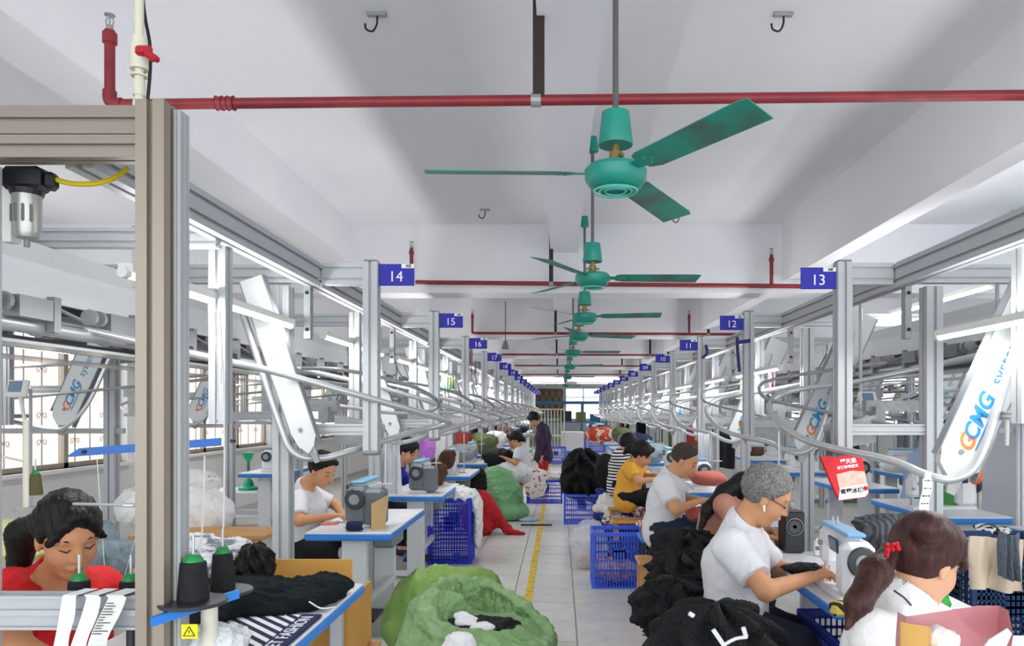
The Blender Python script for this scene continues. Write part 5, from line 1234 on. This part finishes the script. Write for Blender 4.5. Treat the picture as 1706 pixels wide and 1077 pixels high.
# black garments on the near table
def spread(name, label, cat, pts, m, seed, amp=.018, freq=26, res=.008, floor=None, group=None, ridge=.8, stretch=(1, 1, 1)):
    A = np.array([list(q[0]) for q in pts]); Rm = max(max(q[1]) for q in pts); s = SDF(A.min(0)-Rm-.06, A.max(0)+Rm+.06, res)
    for c_, r_ in pts: s.ell(c_, r_, k=.04)
    s.disp(amp, freq, seed, ridge=ridge, stretch=stretch)
    if floor is not None: s.plane((0, 0, floor), (0, 0, -1))
    o = A.mean(0); return tag(s.mesh(name, m, org=(float(o[0]), float(o[1]), floor if floor is not None else float(A[:, 2].min()-.05))), label, cat, group)
T0 = .808
spread('black_garments', 'crumpled black garments spread over the narrow table', 'garments', [((-1.24, 2.78, .86), (.2, .2, .065)), ((-1.05, 2.85, .84), (.2, .18, .055)), ((-.95, 2.95, .85), (.12, .12, .05)), ((-1.3, 2.6, .84), (.16, .25, .055)), ((-1.1, 2.7, .83), (.14, .08, .03))], BLKG, 11, .016, 17, .0065, floor=T0, stretch=(.5, 1.1, .6))
strands('black_bundle', 'upright black bundle left of the cardboard flap', P(424, 947, 3.0), (.07, .07, .1), BLK, 12, .007, .006, 24)
spread('grey_white_garments', 'striped grey and white garments behind the thread cones', 'garments', [(P(330, 925, 3.3), (.14, .1, .1)), (P(385, 925, 3.4), (.13, .1, .08)), (P(320, 960, 3.2), (.12, .1, .1))], mat('grey_white', '#c6c8cd', .9, col2='#6c7078', vscale=18, thr=(.42, .5), stretch=(1, 1, 3)), 13, .014, 30, .008)
heap('plastic_bundle', 'crumpled clear plastic bundle at the foot of the big post', 'plastic bag', P(362, 1075, 2.1), (.085, .07, .06), mat('film_white', '#e9ebee', .25, alpha=.9, bump=.7, bscale=60), .012, 30, 14, .006)
spread('blue_grey_jeans', 'blue-grey folded garments behind the woman in red', 'garments', [(P(200, 925, 3.4), (.2, .12, .07)), (P(160, 900, 3.6), (.1, .1, .1)), (P(230, 935, 3.3), (.12, .1, .06))], mat('denim_grey', '#5d7078', .85, col2='#8b99a2', vscale=7, bump=.3), 15, .014, 24, .008)
heap('white_sack', 'heap of white plastic sacks near the window wall', 'sack', P(330, 860, 6.9), (.28, .28, .3), mat('sack_white', '#f0f1f3', .5, bump=.5, bscale=30), .03, 9, 16, .016)
heap('printed_white_bag', 'white bag with dark print on top of the white sacks', 'sack', P(325, 805, 7.0), (.24, .2, .13), mat('white_print_cloth', '#e6e6e6', .7, col2='#77777a', vscale=12, thr=(.3, .36)), .025, 14, 17, .014)
heap('white_cloth_heap', 'white machine cover heap behind the woman in red', 'cloth pile', P(235, 845, 4.6), (.13, .15, .14), mat('white_print_cloth', '', 0), .02, 18, 18, .01)
tag(MB().rbox(P(30, 900, 3.2), (.28, .2, .16), .03).build('cream_machine_cover', mat('cream_machine', '#d9d48e', .5), org=P(30, 900, 3.2)), 'cream machine housing at the left edge behind the woman in red', 'machine')
t = thing('machine_post', P(43, 800, 3.3), 'cream thread post at the left edge', 'post')
MB().tube([P(43, 700, 3.3), P(43, 850, 3.3)], .012, 10).tube([P(0, 760, 3.3), P(43, 770, 3.3)], .006, 6).build('pole', mat('cream_metal', '', 0), t); MB().lathe([(.05, 0), (.05, .012)], c=P(43, 850, 3.3), seg=16).build('base', GALV, t)
# white cloth hanging behind the left station post, purple and brown bags
def drape(label, px0, py0, px1, py1, Y, m, seed, name='hanging_cloth', cat='cloth', th=.012, folds=5, taper=0, group=None):
    a = P(px0, py0, Y); b = P(px1, py1, Y); cx = (a.x+b.x)/2; nx, nz = 24, 8; vs = []; rnd = random.Random(seed); ph = rnd.random()*6
    for side in (0, 1):
        for j in range(nz+1):
            v = j/nz; z = a.z+(b.z-a.z)*v
            for i in range(nx+1):
                u = i/nx; x = a.x+(b.x-a.x)*u; x = cx+(x-cx)*(1-taper*(1-v)); y = Y+.02*math.sin(u*folds*6.28+ph+v)*(.4+v)+.006*math.sin(u*23+v*5)
                vs.append((x, y+side*th, z+.01*math.sin(u*5+seed)))
    fs = []; n1 = (nx+1)*(nz+1)
    for j in range(nz):
        for i in range(nx):
            q = j*(nx+1)+i; fs += [(q, q+nx+1, q+nx+2, q+1), (n1+q, n1+q+1, n1+q+nx+2, n1+q+nx+1)]
    for j in range(nz):
        for i in (0, nx): q = j*(nx+1)+i; fs.append((q, n1+q, n1+q+nx+1, q+nx+1))
    for i in range(nx):
        for j in (0, nz): q = j*(nx+1)+i; fs.append((q, q+1, n1+q+1, n1+q))
    return tag(MB().add(vs, fs).build(name, m, org=(cx, Y, b.z), smooth=True), label, cat, group)
drape('white cloth hanging behind the first left post, over the grey machine', 628, 735, 668, 822, 6.3, WCL, 1, taper=.15)
drape('second white cloth hanging by the woman in blue', 650, 735, 666, 800, 6.6, WCL, 2)
heap('brown_bag', 'brown cloth bag hanging beside the third left post', 'bag', P(718, 788, 7.6), (.16, .14, .16), BROWN, .02, 14, 21, .012)
heap('purple_bag', 'bright purple bag above the brown bag', 'bag', P(712, 745, 7.5), (.085, .08, .17), mat('bag_purple', '#c774d8', .6, bump=.2), .015, 12, 22, .012)
heap('brown_bag', 'small dark brown bag between the left posts', 'bag', P(745, 765, 8.8), (.1, .1, .12), BROWN, .02, 14, 23, .012)
# white heap on and over the tall crate
FL = mat('floral_white', '#ebece8', .85, col2='#9aa59c', vscale=18, thr=(.33, .42), bump=.2)
spread('white_garment_heap', 'white patterned garments heaped on the tall blue crate', 'garments', [((-1.12, 7.62, .70), (.24, .18, .09)), ((-.98, 7.6, .68), (.16, .17, .09)), ((-1.25, 7.7, .76), (.12, .12, .06))], FL, 24, .02, 18, .011)
spread('draped_white_cloth', 'white cloth hanging down the right side of the tall crate', 'cloth', [((-.85, 7.6, .6), (.06, .14, .1)), ((-.83, 7.6, .42), (.045, .13, .2)), ((-.84, 7.6, .25), (.04, .1, .12))], FL, 25, .012, 22, .01)
drape('clear plastic sheet hanging at the table corner by the tall crate', 702, 835, 722, 878, 6.9, PLAST, 5, 'plastic_sheet')
# red cloth sack
p = P(818, 850, 9.3)
sk = SDF((-1.3, 8.9, 0), (-.2, 9.8, .75), .013)
sk.ell((-1.02, 9.3, .26), (.22, .2, .3), k=0).cap((-.98, 9.3, .4), (-.62, 9.25, .05), .14, .05, k=.08).cap((-.66, 9.22, .06), (-.44, 9.2, .03), .05, .02, k=.03).ell((-1.0, 9.25, .1), (.18, .2, .12), k=.05)
sk.disp(.013, 14, 3, ridge=.8).plane((0, 0, .012), (0, 0, -1))
tag(sk.mesh('red_sack', REDC, org=(-.9, 9.3, .012)), 'red cloth sack slumped on the aisle floor', 'sack')
# pale green sack with white top
sk = SDF((-1.5, 10.0, 0), (-.3, 11.3, 1.1), .016)
sk.ell((-.82, 10.6, .3), (.31, .3, .34), k=0).ell((-.9, 10.6, .55), (.25, .24, .22), k=.1).ell((-.72, 10.55, .12), (.3, .28, .16), k=.05)
sk.disp(.02, 11, 5, ridge=.8).plane((0, 0, .012), (0, 0, -1)); tag(sk.mesh('pale_green_sack', GREEND, org=(-.82, 10.6, .012)), 'large pale green sack left of the aisle, behind the red sack', 'sack')
heap('white_sack', 'white crumpled sack lying over the pale green sack', 'sack', (-.72, 10.95, .68), (.3, .22, .2), mat('sack_white', '', 0), .02, 12, 31, .014)
heap('black_cloth_heap', 'black cloth heap between the left posts and the red sack', 'cloth pile', P(790, 805, 9.9), (.16, .15, .2), BLK, .02, 14, 32, .014)
heap('olive_bag', 'olive cloth bundle beside the small blue crate', 'bag', P(770, 805, 9.2), (.1, .1, .14), mat('olive', '#7c8468', .8, bump=.3), .015, 14, 33, .012)
spread('plaid_garments', 'white and red patterned garments piled in the crate left of the aisle', 'garments', [((-.38, 12.5, .45), (.25, .2, .14)), ((-.4, 12.33, .3), (.2, .06, .2)), ((-.1, 12.6, .43), (.15, .15, .08))], mat('plaid', '#e2dedc', .85, col2='#a04a50', vscale=15, thr=(.38, .45)), 34, .018, 16, .013)
heap('black_cloth_heap', 'black cloth heap on the lap table of the woman facing left', 'cloth pile', P(832, 765, 11.0), (.24, .22, .16), BLK, .02, 14, 35, .015)
tag(MB().rbox((-.31, 9.95, .024), (.42, .03, .02), .006).build('black_rod', DARK, org=P(893, 868, 9.95)), 'short black rod lying across the yellow floor line', 'rod')
heap('blue_rag', 'pale blue rag lying beside the black rod', 'rag', (-.45, 10.4, .03), (.14, .1, .035), mat('rag_blue', '#a9cbd8', .8), .01, 18, 36, .01, floor=.012)
# foreground green sacks
sk = SDF((-1.35, 4.1, 0), (-.2, 5.6, .85), .009)
sk.ell((-.85, 5.0, .22), (.3, .3, .28), k=0).ell((-.62, 5.0, .25), (.26, .3, .25), k=.1).ell((-.98, 4.9, .12), (.2, .25, .16), k=.08).cap((-.8, 4.95, .42), (-.42, 4.8, .3), .08, .06, k=.08)
sk.disp(.02, 6, 11, ridge=.85, octs=4).plane((0, 0, .012), (0, 0, -1)); tag(sk.mesh('green_sack', mat('green_sack_bright', '#97bd60', .5, col2='#739c44', vscale=4, bump=.35, bscale=150), org=(-.8, 5.0, .012)), 'bright green woven sack, closed, lying behind the open one', 'sack', 'green woven sacks')
sk = SDF((-1.15, 3.4, 0), (.25, 4.9, .85), .0085)
sk.ell((-.5, 4.15, .18), (.43, .36, .26), k=0).ell((-.7, 4.3, .32), (.2, .24, .2), k=.1).ell((-.28, 4.1, .18), (.27, .3, .2), k=.1)
sk.ell((-.43, 4.16, .56), (.29, .23, .3), k=.03, op='s')
ring = [(-.78, 4.22, .46), (-.7, 4.42, .53), (-.5, 4.5, .52), (-.3, 4.42, .45), (-.14, 4.28, .37), (-.04, 4.1, .31), (-.14, 3.93, .29), (-.32, 3.86, .3), (-.52, 3.88, .33), (-.7, 4.0, .38)]
ring = [tuple(v) for v in curve_pts(ring+[ring[0]], 3)]
for i in range(len(ring)): sk.cap(ring[i], ring[(i+1) % len(ring)], .03, .03, k=.03); a_ = ring[i]; sk.cap(a_, (-.45+(a_[0]+.45)*1.05, 4.17+(a_[1]-4.17)*1.05, a_[2]-.3), .03, .06, k=.03)
sk.disp(.017, 7, 12, ridge=.85, octs=4)
sk.plane((0, 0, .012), (0, 0, -1)); tag(sk.mesh('green_sack', GREENS, org=(-.5, 4.15, .012)), 'open green woven sack spilling black and white cloth at the front', 'sack', 'green woven sacks')
spread('sack_contents', 'black garments inside the open green sack', 'garments', [((-.45, 4.17, .30), (.27, .18, .09)), ((-.3, 4.12, .29), (.17, .15, .07))], BLK, 41, .014, 22, .008)
spread('white_garment', 'white crumpled garment on the black ones in the open sack', 'garments', [((-.52, 4.14, .37), (.07, .06, .03)), ((-.42, 4.06, .36), (.07, .06, .03)), ((-.56, 4.22, .38), (.05, .04, .03))], WCL, 42, .008, 18, .007)
heap('white_bundle', 'white plastic bundle at the bottom edge before the open sack', 'bag', (-.5, 3.72, .33), (.09, .07, .11), WCL, .012, 20, 43, .008)
tag(MB().tube(curve_pts([P(775, 968, 4.75), P(768, 973, 4.7), P(780, 975, 4.68), P(772, 966, 4.7)], 4), .008, 6).build('yellow_knot', mat('knot_yellow', '#e6c648', .6), org=P(772, 970, 4.7)), 'yellow knot tying the rear green sack', 'knot')
# clear plastic bag, crate contents, garment piles on the right
heap('clear_plastic_bag', 'clear plastic bag slumped behind the front blue crate', 'plastic bag', (.28, 7.25, .25), (.17, .16, .25), PLAST, .025, 12, 44, .012)
heap('bag_contents', 'red patterned cloth inside the clear plastic bag', 'garments', (.3, 7.25, .1), (.11, .1, .08), mat('plaid_red', '#a04048', .85, col2='#d9c9c6', vscale=18), .01, 18, 45, .012, floor=.013)
heap('crate_contents', 'red and white patterned cloth in the front blue crate', 'garments', (.52, 6.62, .13), (.19, .15, .1), mat('plaid_red', '', 0), .015, 18, 46, .01)
st_ = stripes('orange_stripe', '#b9705a', '#eadfd8', 14, 'X', wob=6)
spread('striped_knits', 'folded knits with orange stripes stacked on the low bench', 'garments', [((.82, 6.15, .57), (.15, .13, .055)), ((.75, 6.12, .62), (.12, .1, .04))], st_, 47, .01, 26, .008, floor=.52)
tag(MB().rbox((.97, 5.9, .535), (.22, .12, .03), .01).build('white_book', mat('paper_pink', '#d8c8cc', .7), org=(.97, 5.9, .52)), 'flat white and pink packet at the end of the low bench', 'packet')
spread('gathered_cloth', 'white cloth gathered in a ruffle on the blue crate, right', 'garments', [((.6, 8.6, .5), (.17, .16, .11)), ((.6, 8.45, .38), (.12, .08, .09)), ((.55, 8.55, .42), (.17, .1, .08))], mat('white_print_cloth2', '#e9e6e2', .8, col2='#8f7d70', vscale=11, thr=(.3, .35)), 48, .022, 20, .01)
spread('plaid_heap', 'dark red patterned cloth heap beside the gathered white cloth', 'garments', [((.88, 8.3, .5), (.14, .14, .1)), ((.95, 8.1, .45), (.12, .1, .08))], mat('plaid_dark', '#7c3a40', .85, col2='#e0d8d4', vscale=24, thr=(.42, .55)), 49, .016, 20, .011)
spread('striped_cloth_heap', 'dark cloth in the low crate behind the front blue crate', 'garments', [((.62, 7.8, .39), (.18, .14, .06))], mat('plaid_dark', '', 0), 50, .014, 20, .011)
# on the right tables
heap('grey_striped_pile', 'grey striped garment pile behind the head of the ponytailed woman', 'garments', P(1505, 895, 4.2), (.24, .2, .13), stripes('grey_stripe', '#4a4c55', '#6c7079', 10, 'X', wob=7), .02, 14, 51, .01)
heap('orange_cloth', 'bright orange cloth hanging at the second right row', 'cloth', P(1624, 787, 5.6), (.05, .05, .1), mat('orange_cloth', '#f0713a', .7), .015, 20, 52, .009)
heap('red_cushion', 'dusty red cushion by the machine before the shaven-headed man', 'cushion', P(1180, 798, 6.9), (.17, .15, .07), mat('cushion_red', '#c46a5c', .8), .01, 12, 53, .011)
heap('red_fabric', 'red fabric in the hands of the shaven-headed man', 'fabric', P(1158, 856, 5.25), (.07, .07, .05), mat('fabric_red', '#b5544c', .8), .012, 20, 54, .009)
heap('black_fabric', 'black fabric being sewn by the grey-haired man', 'fabric', P(1338, 948, 3.28), (.09, .07, .022), BLK, .008, 24, 55, .006)
heap('orange_fabric', 'small orange fabric piece beside the hands of the man in white', 'fabric', P(548, 874, 5.0), (.07, .06, .015), mat('fabric_orange', '#cf6f5a', .8), .006, 24, 56, .007)
heap('pink_fabric', 'pale pink fabric under the left table edge', 'fabric', P(576, 922, 4.95), (.05, .06, .06), mat('fabric_pink', '#c9b3bb', .85), .01, 18, 57, .009)
heap('green_packet', 'crumpled green foil packet before the ponytailed woman', 'packet', P(1568, 1005, 2.55), (.03, .03, .05), mat('foil_green', '#1f9a2a', .25, bump=.3), .006, 40, 58, .004)
heap('white_machine_cover', 'white cloth folded on the machine in the second right row', 'cloth', P(1500, 775, 7.2), (.2, .15, .08), WCL, .015, 14, 59, .012)
heap('zebra_cloth', 'black and white patterned cloth on the second right table', 'cloth', P(1655, 884, 4.35), (.1, .09, .03), mat('zebra', '#eeeeee', .8, col2='#17171c', vscale=24, thr=(.47, .52)), .008, 20, 60, .008)
# beige cloth over the crate, denim over it
BE = mat('beige_cloth', '#cdbba4', .85, bump=.15)
drape('beige cloth draped over the navy crate at the right edge', 1618, 898, 1706, 985, 3.25, BE, 7, folds=2)
drape('dark denim garment hanging over the beige cloth', 1668, 890, 1700, 965, 3.15, mat('denim_dark', '#58606a', .85, bump=.4), 8, folds=3)
# pink packaging in the foreground
t = thing('pink_packaging', P(1600, 1060, 1.5), 'translucent pink packaging sheet curling at the bottom right corner', 'packaging')
def sheet(poly_px, Y0, bow, m, name, th=.0012, rows=10):
    # top edge given as pixels; sheet falls straight down, bowed towards the back
    g = MB(); vs = []; n = len(poly_px)
    for side in (0, 1):
        for j in range(rows+1):
            for i, (px, py, dy) in enumerate(poly_px):
                q = P(px, py+(1150-py)*j/rows, Y0+dy); vs.append((q.x, q.y+side*th+bow*math.sin(j/rows*3), q.z))
    n1 = n*(rows+1); fs = []
    for j in range(rows):
        for i in range(n-1): q = j*n+i; fs += [(q, q+n, q+n+1, q+1), (n1+q, n1+q+1, n1+q+n+1, n1+q+n)]
    for i in range(n-1): fs.append((i, i+1, n1+i+1, n1+i))
    for j in range(rows):
        for i in (0, n-1): q = j*n+i; fs.append((q, n1+q, n1+q+n, q+n))
    g.add(vs, fs); return g.build(name, m, t, True)
sheet([(1496, 1020, .02), (1510, 1028, .0), (1545, 1023, .03), (1590, 1016, .08), (1630, 1010, .11), (1665, 1010, .1), (1680, 1018, .06), (1688, 1060, .03)], 1.45, .01, PINKF, 'film')
sheet([(1500, 1036, .0), (1515, 1040, -.01), (1546, 1044, -.01), (1552, 1048, .01)], 1.42, .0, mat('kraft_gold', '#c99a4e', .45), 'kraft_fold')
heap('white_tissue', 'white tissue inside the pink packaging', 'tissue', P(1570, 1066, 1.44), (.035, .02, .025), mat('tissue', '#eadfda', .7), .006, 50, 61, .004)
g = MB()
q = P(1660, 1066, 1.42); g.prism([(-.03, -.02), (-.015, .0), (.02, .022), (.028, .012), (.012, -.025)], 0, .003, (q, Vector((1, 0, 0)), Vector((0, 0, 1)), Vector((0, -1, 0)))); tag(g.build('white_card', WCL, org=q), 'torn white card sticking out of the pink packaging', 'card')
# yellow-black tape on the table corner
yb = stripes('hazard_tape', '#e2cf5a', '#2a2a26', 9, 'DIAGONAL')
tag(MB().rbox((1.13, 2.905, .775), (.13, .06, .055), .012).build('hazard_tape', yb, org=(1.13, 2.9, .77)), 'yellow and black tape wrapped on the corner of the right table', 'tape')
# blue ribbons tied on stations 12 and 11, pink strings, cords
NV = mat('ribbon_navy', '#232a6c', .7)
for a, lb in (([(1228, 562), (1229, 585), (1232, 620)], 'navy ribbon hanging from the post of station 12'),):
    q = [P(x, y, 6.08) for x, y in a]; tag(MB().tube(curve_pts(q, 3), .013, 6).bar(P(1229, 571, 6.08), P(1250, 568, 6.08), .01, .03).build('navy_ribbon', NV, org=q[0]), lb, 'ribbon')
q = [P(x, y, 8.1) for x, y in ((1176, 575), (1178, 588), (1170, 597))]; tag(MB().tube(curve_pts(q, 3), .014, 6).build('navy_ribbon', NV, org=q[0]), 'navy ribbon tied on the post of station 11', 'ribbon')
for i, (px, y0_, y1_, Y, col, lb) in enumerate(((783, 572, 625, 8.3, '#8c2a3a', 'red cords hanging beside station 16'), (773, 575, 610, 8.3, '#d8d0c8', 'white cords hanging beside station 16'), (792, 590, 640, 10.3, '#6b5138', 'brown cords hanging beside station 17'), (717, 530, 580, 6.2, '#a33a48', 'red ribbon hanging behind the post of station 15'), (1286, 612, 655, 6.6, '#e58aa0', 'pink loop of cord under the lamp by station 12'))):
    g = MB(); rnd = random.Random(i)
    for j in range(6):
        dx = rnd.uniform(-6, 6); q = [P(px+dx, y0_, Y), P(px+dx*.4+rnd.uniform(-4, 4), (y0_+y1_)/2, Y), P(px+dx*.8, y1_-rnd.random()*12, Y)]; g.tube(curve_pts(q, 4), .004, 4)
    tag(g.build('cord_bundle', mat('cord%d' % i, col, .8), org=P(px, y0_, Y)), lb, 'cords')
# string pull with weight hanging from the ceiling
t = thing('pendant_socket', P(842, 505, 10.4), 'grey pendant socket hanging from the ceiling left of the far fans', 'pendant')
p = P(842, 575, 10.4); MB().tube([P(842, 503, 10.4), p], .006, 5).build('cord', DARK, t); MB().lathe([(.045, -.06), (.05, -.05), (.025, .05), (.015, .06)], c=p, seg=14).build('socket', mat('socket_grey', '#6d7d78', .5), t, True)
# multicoloured shirt print by station 16, far hanging clothes and racks
drape('yellow and blue printed cloth hanging behind station 15', 735, 628, 757, 650, 9.2, mat('tie_dye', '#e9d64a', .8, col2='#3aa7c8', vscale=5), 9)
cols = [('navy', '#20264e'), ('white', '#e9e9ec'), ('black', '#16161a'), ('grey', '#8a8d92'), ('red', '#a83a38'), ('pale blue', '#a9bccb'), ('olive', '#5d6842'), ('brown', '#6a4a34')]
rnd = random.Random(77)
for i in range(12):      # left row, hanging behind the posts
    Y = 10.2+1.6*i; nme, cc = cols[(i*3+1) % 8]; w_ = .16+.1*rnd.random(); x = -1.5-.3*rnd.random(); q0 = (x-w_/2)*1232/Y+932; q1 = (x+w_/2)*1232/Y+932
    drape('%s garment hanging in the left row, %s of the hanging ones' % (nme, ORD[i]), q0, 686+(HC-1.3)*1232/Y, q1, 686+(HC-.8+.1*rnd.random())*1232/Y, Y, mat('cl_'+nme.replace(' ', '_'), cc, .85, bump=.2), i, 'hanging_garment', 'garment', folds=2, group='garments hanging in the left row')
for i in range(12):
    Y = 9.2+1.6*i; nme, cc = cols[(i*5+2) % 8]; w_ = .18+.12*rnd.random(); x = 1.95+.3*rnd.random(); q0 = (x-w_/2)*1232/Y+932; q1 = (x+w_/2)*1232/Y+932
    drape('%s garment hanging in the right row, %s of the hanging ones' % (nme, ORD[i]), q0, 686+(HC-1.32)*1232/Y, q1, 686+(HC-.85+.1*rnd.random())*1232/Y, Y, mat('cl_'+nme.replace(' ', '_'), cc, .85), i+20, 'hanging_garment', 'garment', folds=2, group='garments hanging in the right row')
hm = heap('garment_heap', '', 'garments', (0, 0, 0), (.3, .28, .2), None, .03, 12, 71, .018); hm2 = heap('garment_heap', '', 'garments', (0, 0, 0), (.3, .28, .2), None, .03, 12, 72, .018)
k_ = 0
for side in (-1, 1):
    for i in range(11):
        Y = 9.7+1.9*i; base = (hm, hm2)[i % 2]; o = base.copy(); o.data = base.data.copy(); C.objects.link(o); nme, cc = cols[(i*3+side+4) % 8]
        o.data.materials.append(mat('hp_'+nme.replace(' ', '_'), cc, .85, bump=.3)); o.location = (side*(1.3 if side < 0 else 1.35)+rnd.uniform(-.1, .1), Y+.3, .86); o.scale = (.75, .9, .6+.3*rnd.random())
        o['label'] = '%s garment heap on the %s sewing table of the %s row' % (nme, ORD[i+2], 'left' if side < 0 else 'right'); o['category'] = 'garments'; o['group'] = 'garment heaps on the sewing tables'
bpy.data.objects.remove(hm); bpy.data.objects.remove(hm2)
# red racks at the far right of the aisle
heap('red_garment_heap', 'large heap of red and white garments on the far racks', 'garments', P(1000, 726, 18.5), (.35, .3, .22), mat('red_white', '#c8452e', .85, col2='#e2ccc4', vscale=8, thr=(.4, .5)), .04, 10, 81, .02)
t = thing('garment_rack', (1.0, 18.5, 0), 'wheeled steel rack under the far red garments', 'rack')
g = MB()
for x in (.7, 1.35):
    for y in (18.3, 18.8): g.bar((x, y, 0), (x, y, .95), .03, .03)
g.bar((.7, 18.3, .8), (1.35, 18.3, .8), .03, .03); g.bar((.7, 18.3, .3), (1.35, 18.3, .3), .03, .03); g.build('frame', ALU, t)
drape('tall red garment hanging right of the far red heap', 1027, 712, 1038, 745, 17.5, mat('hp_red', '', 0), 31)
drape('long black garment hanging above the person in stripes', 1060, 705, 1076, 745, 12.5, BLK, 32)
drape('white cloth hanging above the shaven-headed man', 1163, 722, 1187, 768, 7.6, WCL, 33)

# clothes rails and more tables in the background on the right
for i, (x, y) in enumerate(((5.0, 8.6), (5.4, 10.6), (6.6, 8.2), (4.9, 12.8))):
    lb = ['nearest', 'second', 'third', 'fourth'][i]
    t = thing('clothes_rail', (x, y, 0), '%s clothes rail in the background on the right' % lb, 'clothes rail', 'clothes rails on the right')
    MB().tube([(x-.6, y, 0), (x-.6, y, 1.5), (x+.6, y, 1.5), (x+.6, y, 0)], .016, 8).build('rail_tube', ALU, t); MB().b2((x-.62, y-.25, .05), (x+.62, y+.25, .08)).build('rail_base', ALU, t)
    for j in range(5):
        nme, cc = cols[(i*3+j*2) % 8]; xx = x-.45+.22*j; q0 = (xx-.1)*1232/y+932; q1 = (xx+.08)*1232/y+932
        drape('%s garment, %s on the %s clothes rail' % (nme, ORD[j], lb), q0, 686+(HC-1.49)*1232/y, q1, 686+(HC-.7)*1232/y, y-.02, mat('cl_'+nme.replace(' ', '_'), cc, .85), 50+i*5+j, 'hanging_garment', 'garment', folds=2, group='garments on the right clothes rails')
for i, (x, y) in enumerate(((4.9, 5.2), (4.9, 7.2), (4.4, 9.4), (3.3, 12.2))):
    tb = copy_tree(tb0); put(tb, (x, y, 0)); tb['label'] = '%s blue-edged table in the far right rows' % ORD[i]
    mc = copy_tree(mc0); put(mc, (x, y-.1, .788), R(90)); mc['label'] = '%s white sewing machine in the far right rows' % ORD[i]
    o = heap('garment_heap', '%s garment heap beside the %s machine of the far right rows' % (cols[(i*2+1) % 8][0], ORD[i]), 'garments', (x, y+.35, .87), (.2, .17, .1), mat('hp_'+cols[(i*2+1) % 8][0].replace(' ', '_'), cols[(i*2+1) % 8][1], .85, bump=.3), .015, 14, 90+i, .014, floor=.8)
t = thing('green_bin', (3.0, 5.2, 0), 'green fabric bin behind the pole near the orange cloth', 'bin')
MB().lathe([(.08, 0), (.1, .5), (.105, 1.0), (.09, 1.0), (.08, .1)], c=(3.12, 5.9, 0), seg=20).build('bin_body', mat('bin_green', '#4c9a4c', .6), t, True)

t = thing('drawstring', P(500, 1020, 2.78), 'pale drawstrings lying on the black garments of the narrow table', 'string')
for a in ([(515, 1003), (535, 1014), (560, 1012)], [(470, 1022), (482, 1030), (489, 1040)]):
    q = [P(x, y, 2.66) for x, y in a]; MB().tube(curve_pts(q, 4), .003, 5).build('string', WCL, t)
